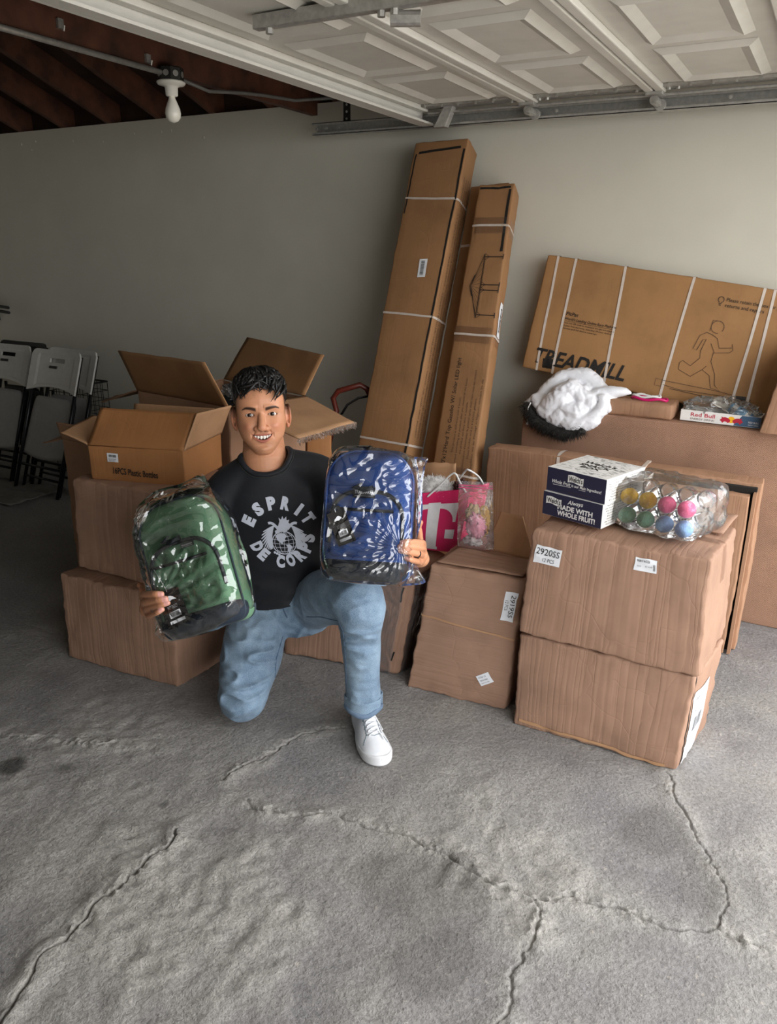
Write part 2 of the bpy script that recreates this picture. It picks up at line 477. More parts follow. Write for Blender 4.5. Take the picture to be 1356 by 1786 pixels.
# ------------------------------------------------------------------ the garage shell
def concrete():
    b = N('cracked_concrete')
    tc = b.n('TexCoord'); P = tc.outputs['Object']
    at = b.n('Attribute', attribute_name='crust'); st = b.n('Attribute', attribute_name='stain')
    n1 = b.n('TexNoise', {'Vector': P, 'Scale': 1.7, 'Detail': 6.0, 'Roughness': 0.6})
    n2 = b.n('TexNoise', {'Vector': P, 'Scale': 16.0, 'Detail': 8.0, 'Roughness': 0.7})
    n3 = b.n('TexNoise', {'Vector': P, 'Scale': 95.0, 'Detail': 5.0, 'Roughness': 0.7})
    n4 = b.n('TexNoise', {'Vector': P, 'Scale': 55.0, 'Detail': 6.0, 'Roughness': 0.7})
    base = b.ramp(n1.outputs[0], [(0.3, lin('#828083')), (0.5, lin('#9a9795')), (0.72, lin('#aca79f'))])
    base = b.mix(b.math('MULTIPLY', n2.outputs[0], 0.55), base, lin('#74716f'))
    fleck = b.ramp(n4.outputs[0], [(0.60, (0, 0, 0, 1)), (0.66, (1, 1, 1, 1))])
    base = b.mix(b.math('MULTIPLY', fleck, 0.55), base, lin('#c3b9ac'))
    cr = b.math('MULTIPLY', at.outputs['Fac'], b.math('ADD', b.math('MULTIPLY', n2.outputs[0], 1.1), 0.25))
    base = b.mix(cr, base, lin('#cfcac2'))
    base = b.mix(st.outputs['Fac'], base, lin('#55524f'))
    grit = b.ramp(n3.outputs[0], [(0.35, (0.72, 0.72, 0.72, 1)), (0.6, (1.05, 1.05, 1.05, 1))])
    base = b.mix(1.0, base, grit, 'MULTIPLY')
    h = b.math('ADD', b.math('MULTIPLY', n2.outputs[0], 0.5), b.math('MULTIPLY', n4.outputs[0], 0.35))
    h = b.math('ADD', h, b.math('MULTIPLY', n3.outputs[0], 0.3))
    h = b.math('ADD', h, b.math('MULTIPLY', b.math('MULTIPLY', at.outputs['Fac'], n4.outputs[0]), 1.0))
    bp = b.n('Bump', {'Height': h, 'Strength': 1.0, 'Distance': 0.018})
    p = b.n('BsdfPrincipled', {'Base Color': base, 'Roughness': 0.88, 'Normal': bp.outputs[0], 'Specular IOR Level': 0.25})
    b.surf(p.outputs[0]); return b.m
M['concrete'] = concrete()

def build_floor():
    import numpy as np
    cracks = [
        ([(-1.20, 0.52), (-1.251, 0.642), (-1.301, 0.76), (-1.317, 0.913), (-1.321, 1.078), (-1.319, 1.197), (-1.344, 1.233)], 0.030, 0.011),
        ([(-1.376, 1.47), (-1.368, 1.554), (-1.329, 1.662), (-1.312, 1.762), (-1.258, 1.851), (-1.212, 1.886)], 0.010, 0.006),
        ([(-1.258, 1.433), (-1.122, 1.443), (-0.969, 1.505), (-0.836, 1.531), (-0.724, 1.52), (-0.619, 1.511), (-0.5, 1.491), (-0.413, 1.5), (-0.331, 1.564), (-0.249, 1.575), (-0.154, 1.58), (-0.066, 1.602), (-0.007, 1.637), (0.057, 1.627), (0.124, 1.635), (0.4, 1.66)], 0.012, 0.007),
        ([(-0.413, 1.5), (-0.373, 1.387), (-0.38, 1.311), (-0.371, 1.234), (-0.37, 1.15), (-0.40, 0.9)], 0.012, 0.006),
        ([(-0.228, 2.189), (-0.186, 2.093), (-0.119, 1.977), (-0.07, 1.903), (-0.023, 1.813), (0.001, 1.7), (-0.007, 1.637)], 0.010, 0.006),
        ([(-2.16, 1.279), (-1.986, 1.363), (-1.802, 1.436)], 0.006, 0.004)]
    r = random.Random(3); segs = []
    for pts, rim, dep in cracks:
        p = [V((x, y)) for x, y in pts]
        for it in range(3):
            q = [p[0]]
            for i in range(len(p) - 1):
                d = p[i + 1] - p[i]; m = (p[i] + p[i + 1]) / 2 + V((-d.y, d.x)) * r.uniform(-0.16, 0.16); q += [m, p[i + 1]]
            p = q
        for i in range(len(p) - 1): segs.append((p[i].x, p[i].y, p[i + 1].x, p[i + 1].y, rim, dep))
    sg = np.array(segs)
    def cd(xy):
        best = np.full(len(xy), 9.0); rim = np.zeros(len(xy)); dep = np.zeros(len(xy))
        for x0, y0, x1, y1, rr, dd in sg:
            d = np.array([x1 - x0, y1 - y0]); w = xy - np.array([x0, y0]); t = np.clip((w @ d) / max(d @ d, 1e-9), 0, 1)
            q = np.hypot(*(w - t[:, None] * d).T); k = q < best
            best[k] = q[k]; rim[k] = rr; dep[k] = dd
        return best, rim, dep
    x0, x1, y0, y1, st = -2.9, 0.70, 0.40, 3.4, 0.0125
    bm = bmesh.new(); nx = int((x1 - x0) / st); ny = int((y1 - y0) / st)
    g = [[bm.verts.new((x0 + (x1 - x0) * i / nx, y0 + (y1 - y0) * j / ny, 0)) for i in range(nx + 1)] for j in range(ny + 1)]
    for j in range(ny):
        for i in range(nx): bm.faces.new((g[j][i], g[j][i + 1], g[j + 1][i + 1], g[j + 1][i]))
    ed = list(bm.edges); mid = np.array([[(e.verts[0].co.x + e.verts[1].co.x) / 2, (e.verts[0].co.y + e.verts[1].co.y) / 2] for e in ed])
    near = cd(mid)[0] < 0.018
    bmesh.ops.subdivide_edges(bm, edges=[e for e, k in zip(ed, near) if k], cuts=5, use_grid_fill=True)
    # the rest of the slab, coarse
    X0, X1, Y0, Y1 = -6.84, 0.76, -2.77, 3.97
    for a, b, c, d in ((X0, x0, Y0, Y1), (x1, X1, Y0, Y1), (x0, x1, Y0, y0), (x0, x1, y1, Y1)):
        bm.faces.new([bm.verts.new(p) for p in ((a, c, 0), (b, c, 0), (b, d, 0), (a, d, 0))])
    bm.verts.index_update(); xy = np.array([[v.co.x, v.co.y] for v in bm.verts]); dist, rim, dep = cd(xy)
    crust = []; stain = []
    blobs = [(-1.30, 1.10, 0.30, 0.9), (-1.05, 1.02, 0.34, 0.9), (-0.85, 0.95, 0.3, 0.7), (-0.60, 1.62, 0.26, 0.8), (-0.36, 1.62, 0.2, 0.7), (-1.7, 1.15, 0.4, 0.6),
             (-0.70, 1.78, 0.2, 0.5), (-0.02, 1.85, 0.16, 0.4), (-1.9, 1.5, 0.4, 0.35), (-1.0, 1.36, 0.18, 0.35), (-0.45, 1.42, 0.12, 0.7)]
    spots = [(-0.66, 1.38, 0.20, 0.42), (-0.02, 1.78, 0.14, 0.3), (-1.98, 1.19, 0.05, 0.9), (-1.83, 1.27, 0.04, 0.6), (-0.2, 1.9, 0.12, 0.35), (-1.45, 1.30, 0.018, 0.7), (-0.55, 1.25, 0.12, 0.4)]
    for k, v in enumerate(bm.verts):
        x, y = v.co.x, v.co.y; p = V((x, y, 0)); inner = x0 < x < x1 and y0 < y < y1
        n = fbm(p * 6, 4)
        c = max(0.0, 0.45 * noise.noise(p * 3.0 + V((5, 2, 1))) + 0.25 * noise.noise(p * 9) + 0.10)
        for bx, by, br, ba in blobs:
            q = ((x - bx) ** 2 + (y - by) ** 2) / br ** 2
            if q < 4: c += ba * math.exp(-q * 1.6) * (0.55 + 0.9 * n)
        c += 0.75 * math.exp(-(dist[k] / (0.02 + rim[k] * 1.6)) ** 2) * (0.6 + 0.8 * noise.noise(p * 15))
        c = min(1.0, max(0.0, c)); s = 0.0
        for bx, by, br, ba in spots:
            q = ((x - bx) ** 2 + (y - by) ** 2) / br ** 2
            if q < 3: s = max(s, ba * min(1, max(0, 1.6 - 1.6 * q + 1.3 * n)))
        z = 0.0
        if inner:
            rg = 1 - abs(noise.noise(p * 16)); rg2 = 1 - abs(noise.noise(p * 38 + V((3, 3, 0))))
            z = 0.0025 * n + c * (0.016 * (rg - 0.75) + 0.013 * (rg2 - 0.75) + 0.002)
            z += rim[k] * 0.45 * math.exp(-((dist[k] - 0.012) / 0.022) ** 2) * (0.5 + noise.noise(p * 11))
            z -= dep[k] * math.exp(-(dist[k] / 0.0032) ** 2)
            e = min(x - x0, x1 - x, y - y0, y1 - y); z *= min(1, e / 0.1)
        v.co.z = min(z, 0.004 if y > 1.66 else 0.012) - 0.002 if inner else 0.0
        crust.append(c); stain.append(min(1, s))
    me = bpy.data.meshes.new('floor'); bm.to_mesh(me); bm.free()
    a = me.attributes.new('crust', 'FLOAT', 'POINT'); a.data.foreach_set('value', crust)
    a = me.attributes.new('stain', 'FLOAT', 'POINT'); a.data.foreach_set('value', stain)
    me.polygons.foreach_set('use_smooth', [True] * len(me.polygons)); me.materials.append(M['concrete'])
    o = bpy.data.objects.new('floor', me)
    link(o, None, 'cracked grey concrete garage floor with pale crusted patches', None, None, 'structure')
build_floor()

M['wallpaint'] = plain('wall_paint', '#d3cfc1', 0.6, var=0.025, scale=3.0, bump=0.10, bscale=150)
M['darkwood'] = plain('dark_rafter_wood', '#5a3524', 0.75, var=0.3, scale=9, bump=0.3, bscale=60)
M['darkdeck'] = plain('dark_roof_boards', '#3a2318', 0.85, var=0.3, scale=7, bump=0.3, bscale=40)
M['driveway'] = plain('driveway_concrete', '#b9b4ab', 0.9, var=0.08, scale=4)

WY = 3.85; WZ = 2.283; RY = 0.6; SL = 0.37
RZ = WZ + SL * (WY - RY)
MB().box((-6.72, WY, -0.02), (0.74, WY + 0.12, WZ)).obj('wall_back', M['wallpaint'], kind='structure', label='pale grey painted garage side wall behind the cardboard boxes')
# a scuffed paint patch edge and nail pops on the wall
m = MB()
for k in range(9):
    m.sphere((rnd.uniform(-5.2, -2.4), WY, WZ - 0.06 - abs(rnd.gauss(0, 0.05))), (0.008, 0.003, 0.008), 8, 5)
m.obj('nail_pop', M['wallpaint'], bpy.data.objects['wall_back'], smooth=True, kind='stuff')

def gable(x0, x1, hole=None):
    m = MB(); yb = RY - (WY - RY)
    prof = [(yb, -0.02), (WY + 0.12, -0.02), (WY + 0.12, WZ + 0.13), (RY, RZ + 0.17), (yb, WZ + 0.17)]
    n = len(prof)
    m.add([(x0, y, z) for y, z in prof] + [(x1, y, z) for y, z in prof], [tuple(range(n))[::-1], tuple(range(n, 2 * n))] + [(i, (i + 1) % n, n + (i + 1) % n, n + i) for i in range(n)])
    return m
gable(-6.84, -6.72).obj('wall_left', M['wallpaint'], kind='structure', label='far end wall of the garage in deep shade')
yb = RY - (WY - RY)
MB().box((-6.72, yb - 0.12, -0.02), (0.74, yb, WZ)).obj('wall_right', M['wallpaint'], kind='structure', label='opposite garage side wall')
m = MB()   # wall with the door opening
m.box((0.62, 3.52, -0.02), (0.74, WY + 0.12, WZ)); m.box((0.62, yb, -0.02), (0.74, -0.5, WZ))
m.box((0.62, -0.5, 2.14), (0.74, 3.52, WZ))
m.add([(x, y, z) for x in (0.62, 0.74) for y, z in ((yb, WZ), (WY + 0.12, WZ), (WY + 0.12, WZ + 0.13), (RY, RZ + 0.17), (yb, WZ + 0.17))], [(0, 1, 2, 3, 4), (9, 8, 7, 6, 5), (0, 5, 6, 1), (1, 6, 7, 2), (2, 7, 8, 3), (3, 8, 9, 4), (4, 9, 5, 0)])
m.obj('wall_front', M['wallpaint'], kind='structure', label='garage front wall around the open door')
m = MB()
for sgn in (1, -1):
    ye = RY + sgn * (WY - RY + 0.25); ze = WZ - SL * 0.25
    a = [(-6.9, RY, RZ + 0.15), (0.95, RY, RZ + 0.15), (0.95, ye, ze + 0.15), (-6.9, ye, ze + 0.15)]
    m.add(a + [(x, y, z + 0.05) for x, y, z in a], [(0, 1, 2, 3), (7, 6, 5, 4), (0, 4, 5, 1), (1, 5, 6, 2), (2, 6, 7, 3), (3, 7, 4, 0)])
m.obj('ceiling', M['darkdeck'], kind='structure', label='dark underside of the roof boards')
MB().box((-6.72, WY + 0.085, WZ), (0.74, WY + 0.12, WZ + 0.2)).box((-6.72, yb - 0.12, WZ), (0.74, yb - 0.085, WZ + 0.2)).obj('trim_1', M['darkdeck'], kind='structure', label='dark blocking board between the rafter feet')  # added board, keeps daylight from leaking in over the wall tops
MB().box((0.74, -9, -0.06), (14, 13, -0.03)).obj('driveway', M['driveway'], kind='structure', label='pale concrete driveway outside the garage door')

proto = None
for k in range(14):
    x = -6.376 + 0.43 * k
    if x > -1.0: break
    if proto is None:
        a = [(-0.02, WY + 0.1, WZ - SL * 0.1), (0.02, WY + 0.1, WZ - SL * 0.1), (0.02, RY, RZ), (-0.02, RY, RZ)]
        m = MB().add(a + [(p, q, z + 0.148) for p, q, z in a], [(0, 1, 2, 3), (7, 6, 5, 4), (0, 4, 5, 1), (1, 5, 6, 2), (2, 6, 7, 3), (3, 7, 4, 0)])
        proto = m.obj('rafter', M['darkwood'], None, (0, WY, WZ)); o = proto
    else:
        o = proto.copy(); COL.objects.link(o)
    o.location = (x, WY, WZ)
    tag(o, 'dark brown sloping roof rafter resting on the top of the wall', 'rafter', 'roof rafters above the wall')
    mb = MB().box((x - 0.02, WY + 0.02, WZ), (x + 0.02, WY + 0.08, WZ + 0.02))
MB().box((-2.665, yb, 2.225), (-2.625, WY + 0.05, 2.40)).obj('ceiling_joist', M['darkwood'], None, (-2.64, WY, 2.225), label='dark horizontal ceiling joist carrying the bare bulb fixture', cat='joist')

# bare bulb on the joist
bx, by = -2.595, 2.72
t = thing('ceiling_light', (bx, by, 2.19), 'bare white bulb in a porcelain socket under the joist', 'ceiling light')
MB().lathe([(0.0, 0.05), (0.05, 0.05), (0.054, 0.046), (0.054, 0.0), (0.05, -0.002), (0.0, -0.002)], (bx, by, 2.19), seg=8).obj('junction_box', M['steel_dark'], t)
m = MB()
for k in range(8):
    an = 2 * PI * (k + 0.5) / 8; m.lathe([(0.0, 0.002), (0.012, 0.002), (0.012, 0.0)], (bx + math.cos(an) * 0.05, by + math.sin(an) * 0.05, 2.213), (math.cos(an), math.sin(an), 0), 10)
m.obj('knockout', M['steel'], t)
PORC = plain('porcelain', '#efece4', 0.25, var=0.02)
MB().lathe([(0.0, 0.0), (0.058, 0.0), (0.060, -0.005), (0.055, -0.012), (0.035, -0.016), (0.027, -0.022), (0.025, -0.052), (0.021, -0.055), (0.0, -0.055)], (bx, by, 2.188), seg=28).obj('socket', PORC, t, smooth=True)
MB().lathe([(0.0125, 0.0), (0.014, -0.012), (0.022, -0.030), (0.030, -0.050), (0.033, -0.068), (0.030, -0.085), (0.020, -0.098), (0.008, -0.103), (0.0, -0.104)], (bx, by, 2.136), seg=24).obj('bulb', plain('frosted_bulb', '#f3efe2', 0.25, var=0.01), t, smooth=True)
MB().tube([(-2.600, 2.67, 2.215), (-2.605, 1.9, 2.216), (-2.605, -1.5, 2.216)], 0.0115, 10).obj('conduit', M['steel'], None, (-2.6, 2.67, 2.2), smooth=True, label='thin galvanised conduit running along the joist to the bulb', cat='conduit')
pts = [(-2.59, 2.78, 2.205), (-2.59, 2.95, 2.19), (-2.57, 3.15, 2.215), (-2.55, 3.28, 2.225), (-2.52, 3.5, 2.235), (-2.40, 3.72, 2.275), (-2.22, 3.82, 2.295), (-1.9, 3.84, 2.297)]
MB().tube(pts, 0.008, 8).obj('cable', plain('grey_cable', '#6d6a66', 0.5), None, pts[0], smooth=True, label='grey sheathed cable looping from the bulb box to the wall', cat='cable')
m = MB()
for y, z in ((2.2, 2.29), (2.62, 2.26), (1.93, 2.26)):
    m = MB(); m.box((-2.626, y - 0.012, z - 0.02), (-2.612, y + 0.012, z + 0.012)); m.tube([(-2.615, y, z - 0.02), (-2.600, y, z - 0.028), (-2.595, y, z - 0.012)], 0.003, 6); m.obj('clip', M['steel'], bpy.data.objects['ceiling_joist'])


# ------------------------------------------------------------------ overhead door, rolled up flat under the roof
ZD = 2.165
door = thing('garage_door', (-0.78, 1.1, ZD), 'white raised-panel sectional door rolled up overhead on its track', 'garage door')
DX = [-1.845, -1.312, -0.779, -0.246, 0.287]; DY0, DY1 = -0.42, 3.56
def emboss(m, x0, x1, y0, y1, z):
    a, b = 0.028, 0.060
    r = lambda k, zz: [(x0 + k, y0 + k, zz), (x1 - k, y0 + k, zz), (x1 - k, y1 - k, zz), (x0 + k, y1 - k, zz)]
    v = r(0, z) + r(a, z - 0.016) + r(b, z - 0.004); f = [(11, 10, 9, 8)]
    for q in (0, 4):
        for i in range(4): f.append((q + i, q + 4 + i, q + 4 + (i + 1) % 4, q + (i + 1) % 4))
    m.add(v, f)
for s in range(4):
    sec = MB().box((DX[s] + 0.004, DY0, ZD), (DX[s + 1] - 0.004, DY1, ZD + 0.042)).obj('section', M['doorwhite'], door)
    m = MB(); y = DY1 - 0.12
    while y - 0.50 > DY0:
        pm = MB(); emboss(pm, DX[s] + 0.105, DX[s + 1] - 0.105, y - 0.50, y, ZD - 0.0005); pm.obj('panel', M['doorwhite'], sec)
        y -= 0.585
    # stiffening lips either side of the joint
    for xx, w in ((DX[s] + 0.004, 0.034), (DX[s + 1] - 0.038, 0.034)):
        MB().box((xx, DY0, ZD - 0.022), (xx + w, DY1, ZD - 0.0002), 0.004).obj('joint_lip', M['doorwhite'], sec)
    MB().box((DX[s] + 0.01, DY1 - 0.075, ZD - 0.012), (DX[s + 1] - 0.01, DY1 + 0.004, ZD - 0.0003), 0.002).obj('end_stile', M['steel'], sec)
    m = MB()
    for k in range(6):
        xk = DX[s] + 0.06 + k * 0.083
        m.box((xk - 0.004, DY1 - 0.082, ZD - 0.02), (xk + 0.004, DY1 - 0.076, ZD - 0.001))
    m.obj('stile_tab', M['steel'], sec, kind='stuff')
# top stiffening strut along the leading edge, tall grey face
m = MB(); m.box((-1.862, DY0, ZD - 0.075), (-1.846, DY1 + 0.02, ZD + 0.05), 0.003); m.box((-1.846, DY0, ZD - 0.075), (-1.79, DY1 + 0.02, ZD - 0.066))
m.obj('strut', M['doorwhite'], door)
# hinges and rollers at the joints
for x in (DX[1], DX[2], DX[3]):
    h = MB(); h.box((x - 0.035, DY1 - 0.05, ZD - 0.034), (x + 0.035, DY1 + 0.02, ZD - 0.020), 0.003)
    h.lathe([(0.0, -0.03), (0.018, -0.03), (0.018, 0.03), (0.0, 0.03)], (x, DY1, ZD - 0.05), (0, 1, 0), 14)
    hg = h.obj('hinge', M['steel'], door)
    MB().lathe([(0.0, 0.0), (0.022, 0.0), (0.024, 0.006), (0.022, 0.02), (0.0, 0.02)], (x + 0.012, DY1 + 0.035, ZD - 0.058), (0, 1, 0), 16).tube([(x + 0.012, DY1 - 0.06, ZD - 0.058), (x + 0.012, DY1 + 0.05, ZD - 0.058)], 0.006, 8).obj('roller', M['steel'], hg, smooth=False)
    for dx in (-0.07, -0.03, 0.055, 0.09): MB().lathe([(0.0, -0.008), (0.008, -0.008), (0.008, 0.0)], (x + dx, DY1 - 0.04, ZD - 0.012), (0, 0, 1), 6).obj('bolt', M['steel'], hg)
# long pencil rod along the end stile
MB().tube([(-1.80, DY1 - 0.015, ZD - 0.03), (0.26, DY1 - 0.015, ZD - 0.03)], 0.0055, 8).obj('end_rod', M['steel'], door)
# top roller bracket at the leading corner
MB().hexa([(-1.76, 3.52, 2.07), (-1.70, 3.52, 2.07), (-1.70, 3.56, 2.07), (-1.76, 3.56, 2.07), (-1.70, 3.52, 2.17), (-1.655, 3.52, 2.17), (-1.655, 3.56, 2.17), (-1.70, 3.56, 2.17)], 0.003).obj('top_bracket', M['steel'], door)
# steel channel of the opener crossing under the first section
op = MB(); op.box((-1.60, 2.02, 2.118), (-0.95, 2.05, 2.155), 0.002); op.box((-1.60, 2.05, 2.150), (-0.95, 2.09, 2.155))
opo = op.obj('opener_bar', M['steel'], door)
m = MB()
for x in (-1.55, -1.18, -1.14): m.lathe([(0.0, -0.014), (0.011, -0.014), (0.011, 0.0)], (x, 2.035, 2.118), (0, 0, 1), 6)
m.lathe([(0.0, -0.04), (0.02, -0.04), (0.02, 0.04), (0.0, 0.04)], (-1.12, 2.06, 2.10), (0.9, 0.4, 0), 14)
m.obj('bolt', M['steel'], opo)

trk = thing('door_track', (-1.1, 3.66, 2.1), 'galvanised steel door track hung along the top of the wall', 'door track')
def chan(x0, x1, y, z):
    m = MB(); m.box((x0, y + 0.045, z - 0.028), (x1, y + 0.048, z + 0.028)); m.box((x0, y, z - 0.028), (x1, y + 0.045, z - 0.025)); m.box((x0, y, z + 0.025), (x1, y + 0.045, z + 0.028))
    m.box((x0, y, z - 0.028), (x1, y + 0.003, z - 0.016)); m.box((x0, y, z + 0.016), (x1, y + 0.003, z + 0.028)); return m
chan(-2.49, 0.18, 3.60, 2.115).obj('rail', M['steel'], trk)
m = MB()
for k in range(9):   # curved end by the opening
    a0 = PI / 2 * k / 8; a1 = PI / 2 * (k + 1) / 8; R = 0.32; cx, cz = 0.18, 2.115 - R
    p = lambda a, r: (cx + math.sin(a) * r, cz + math.cos(a) * r)
    for r0, r1 in ((R - 0.028, R - 0.025), (R + 0.025, R + 0.028)):
        (xa, za), (xb, zb), (xc, zc), (xd, zd) = p(a0, r0), p(a1, r0), p(a1, r1), p(a0, r1)
        if k < 8: m.hexa([(xa, 3.60, za), (xb, 3.60, zb), (xb, 3.645, zb), (xa, 3.645, za), (xd, 3.60, zd), (xc, 3.60, zc), (xc, 3.645, zc), (xd, 3.645, zd)])
m.box((0.472, 3.60, 0.02), (0.475, 3.645, 1.80)); m.box((0.525, 3.60, 0.02), (0.528, 3.645, 1.80)); m.box((0.472, 3.645, 0.02), (0.528, 3.648, 1.80))
m.obj('curve_rail', M['steel'], trk)
MB().box((-2.49, 3.652, 2.09), (-0.2, 3.655, 2.14)).box((-2.49, 3.655, 2.137), (-0.2, 3.69, 2.14)).obj('angle_iron', M['steel_dark'], trk)
m = MB().box((-2.335, 3.655, 2.10), (-2.295, 3.659, 2.36)).box((-2.335, 3.659, 2.12), (-2.331, 3.69, 2.36))
hgr = m.obj('hanger', M['steel_dark'], trk)
m = MB()
for k in range(7): m.lathe([(0.0, -0.001), (0.006, -0.001), (0.006, 0.0)], (-2.315, 3.6545, 2.13 + k * 0.032), (0, 1, 0), 8)
m.obj('hole', plain('pale_hole', '#b9b7b0', 0.6), hgr)
for x in (-2.46, -2.40, -2.33, -1.9, -1.2, -0.5): MB().lathe([(0.0, -0.006), (0.008, -0.006), (0.008, 0.0)], (x, 3.6, 2.115), (0, 1, 0), 8).obj('bolt', M['steel'], trk)
# two-pronged hook at the far left of the wall
hk = MB()
for dz in (0, 0.035): hk.tube([(-5.62, 3.82, 1.10 + dz), (-5.50, 3.72, 1.09 + dz), (-5.25, 3.69, 1.08 + dz)], 0.011, 8)
hk.box((-5.65, 3.82, 1.0), (-5.59, 3.852, 1.25), 0.004)
hk.obj('wall_hook', M['black'], None, (-5.75, 3.85, 1.1), label='black two-pronged storage hook on the wall above the folding chairs', cat='hook')

# ------------------------------------------------------------------ cartons
def carton(name, c8, mat, label, cat='carton', group=None, uvswap=False, skip=(), thick=0.0, **kw):
    c = Carton(c8, **kw)
    base = (c.c[0] + c.c[1] + c.c[2] + c.c[3]) / 4
    t = thing(name, base, label, cat, group)
    c.t = t
    c.body = c.mesh('box_body', mat, t, uvswap=uvswap, skip=skip, thick=thick)
    return c

def sticker(c, face, a, b, w, h, rot=0.0, lines=(), bar=None, name='sticker'):
    """white paper sticker with printed lines [(text, da, db, cap height, width)] in the sticker's own axes"""
    st = c.decal(name, face, rect2d(a, b, w, h, rot, 12), M['sticker'], c.t, 0.0022)
    co, si = math.cos(rot), math.sin(rot); g = []
    for body, da, db, hh, ww in lines:
        g.append(place_text(body, a + da * co - db * si, b + da * si + db * co, hh, ww, rot))
    if bar:
        da, db, bw, bh = bar
        g.append(barcode2d(a + da * co - db * si, b + da * si + db * co, bw, bh, rot))
    for q_ in g: c.decal('print', face, q_, M['ink'], st, 0.0036)
    return st

# --- right-hand stack of two
A0 = carton('carton', [(-0.725, 2.205, 0), (-0.205, 2.205, 0), (-0.160, 2.520, 0), (-0.715, 2.540, 0), (-0.735, 2.205, 0.335), (-0.190, 2.205, 0.335), (-0.140, 2.520, 0.335), (-0.725, 2.540, 0.335)], M['card_soft'], 'dented brown carton on the floor, bottom of the right-hand stack', seed=1, dent=0.0072, crush=0.0054, bulge=0.006, r=0.009)
sticker(A0, 'right', 0.11, 0.135, 0.15, 0.25, math.radians(0), [('SHIP TO', -0.055, 0.09, 0.012, None), ('FRAGILE  8/24', -0.055, 0.05, 0.008, 0.09), ('CTN NO 04 OF 12', -0.055, -0.06, 0.008, 0.10)], (0.0, 0.0, 0.08, 0.05))
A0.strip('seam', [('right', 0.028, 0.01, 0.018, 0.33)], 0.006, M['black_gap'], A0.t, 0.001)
A0.strip('seam', [('front', 0.02, 0.022, 0.50, 0.012)], 0.010, M['card_in'], A0.t, 0.003)
A1 = carton('carton', [(-0.740, 2.195, 0.343), (-0.175, 2.190, 0.343), (-0.150, 2.550, 0.343), (-0.730, 2.550, 0.343), (-0.712, 2.205, 0.705), (-0.190, 2.200, 0.705), (-0.160, 2.555, 0.705), (-0.705, 2.555, 0.705)], M['card_soft'], 'brown carton marked 2920SS, top of the right-hand stack', seed=2, dent=0.0066, crush=0.0054, bulge=0.006, r=0.010)
sticker(A1, 'front', 0.062, 0.285, 0.088, 0.058, -0.05, [('2920SS', -0.038, 0.000, 0.021, 0.077), ('12 PCS', -0.012, -0.022, 0.012, 0.038)])
sticker(A1, 'front', 0.365, 0.315, 0.066, 0.042, math.pi - 0.02, [('9224-3406', -0.012, -0.016, 0.008, 0.04), ('QTY 12', -0.02, 0.002, 0.004, 0.02), ('CTN', 0.012, 0.004, 0.004, None)], (-0.026, 0.004, 0.006, 0.02))
A1.strip('tape', [('top', 0.0, 0.18, 0.545, 0.18), ('right', 0.18, 0.36, 0.18, 0.24)], 0.05, M['tape'], A1.t, 0.002)
flap('top_flap', (-0.50, 2.44, 0.716), (-0.19, 2.43, 0.716), (-0.165, 2.56, 0.742), (-0.50, 2.56, 0.735), M['card_soft'], A1.t, 0.0, 4)

# --- middle carton marked 2919SS
B = carton('carton', [(-1.150, 2.225, 0), (-0.780, 2.250, 0), (-0.775, 2.600, 0), (-1.145, 2.600, 0), (-1.085, 2.250, 0.490), (-0.745, 2.270, 0.500), (-0.745, 2.600, 0.500), (-1.090, 2.600, 0.495)], M['card_swap'],
           'brown carton marked 2919SS, standing between the kneeling man and the right-hand stack', seed=3, dent=0.0066, crush=0.0054, bulge=0.006, r=0.009)
sticker(B, 'front', 0.315, 0.395, 0.110, 0.046, -math.pi / 2, [('2919SS', -0.045, 0.0, 0.017, 0.085), ('12 PCS', -0.022, -0.017, 0.011, 0.038)])
sticker(B, 'front', 0.270, 0.105, 0.050, 0.042, 0.62, [('CTN 12', -0.018, 0.008, 0.006, None), ('9224-3406', -0.018, -0.004, 0.005, 0.03), ('MADE IN CHINA', -0.018, -0.014, 0.003, 0.03)])
B.strip('tape_seam', [('front', 0.0, 0.30, 0.36, 0.275)], 0.006, M['card_in'], B.t, 0.002)
flap('top_flap', (-0.975, 2.47, 0.497), (-0.775, 2.43, 0.502), (-0.850, 2.52, 0.625), (-0.940, 2.54, 0.622), M['card_in'], B.t, 0.01, 6)
flap('top_flap', (-1.07, 2.262, 0.500), (-0.76, 2.275, 0.508), (-0.755, 2.40, 0.512), (-1.05, 2.40, 0.510), M['card_swap'], B.t, 0.004, 9)

# --- wrapped carton behind the man's raised leg
C = carton('carton', [(-1.690, 2.190, 0), (-1.215, 2.275, 0), (-1.180, 2.560, 0), (-1.680, 2.560, 0), (-1.690, 2.200, 0.410), (-1.160, 2.290, 0.415), (-1.160, 2.560, 0.415), (-1.690, 2.560, 0.410)], M['card_soft'],
           'film-wrapped crumpled carton on the floor behind the man\'s raised leg', seed=5, dent=0.0066, crush=0.0063, bulge=0.004, r=0.012)
FILM_C = film('stretch_film', (1, 1, 1, 1), 0.06, 0.6, 24.0, 1.2)
C.strip('stretch_film', [('front', 0.40, 0.002, 0.40, 0.41)], 0.15, FILM_C, C.t, 0.006, 30)
C.strip('stretch_film', [('right', 0.10, 0.002, 0.10, 0.41)], 0.19, FILM_C, C.t, 0.006, 30)
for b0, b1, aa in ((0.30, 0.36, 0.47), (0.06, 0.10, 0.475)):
    C.strip('torn_slot', [('front', aa, b0, aa + 0.004, b1)], 0.006, M['black_gap'], C.t, 0.004, 6)

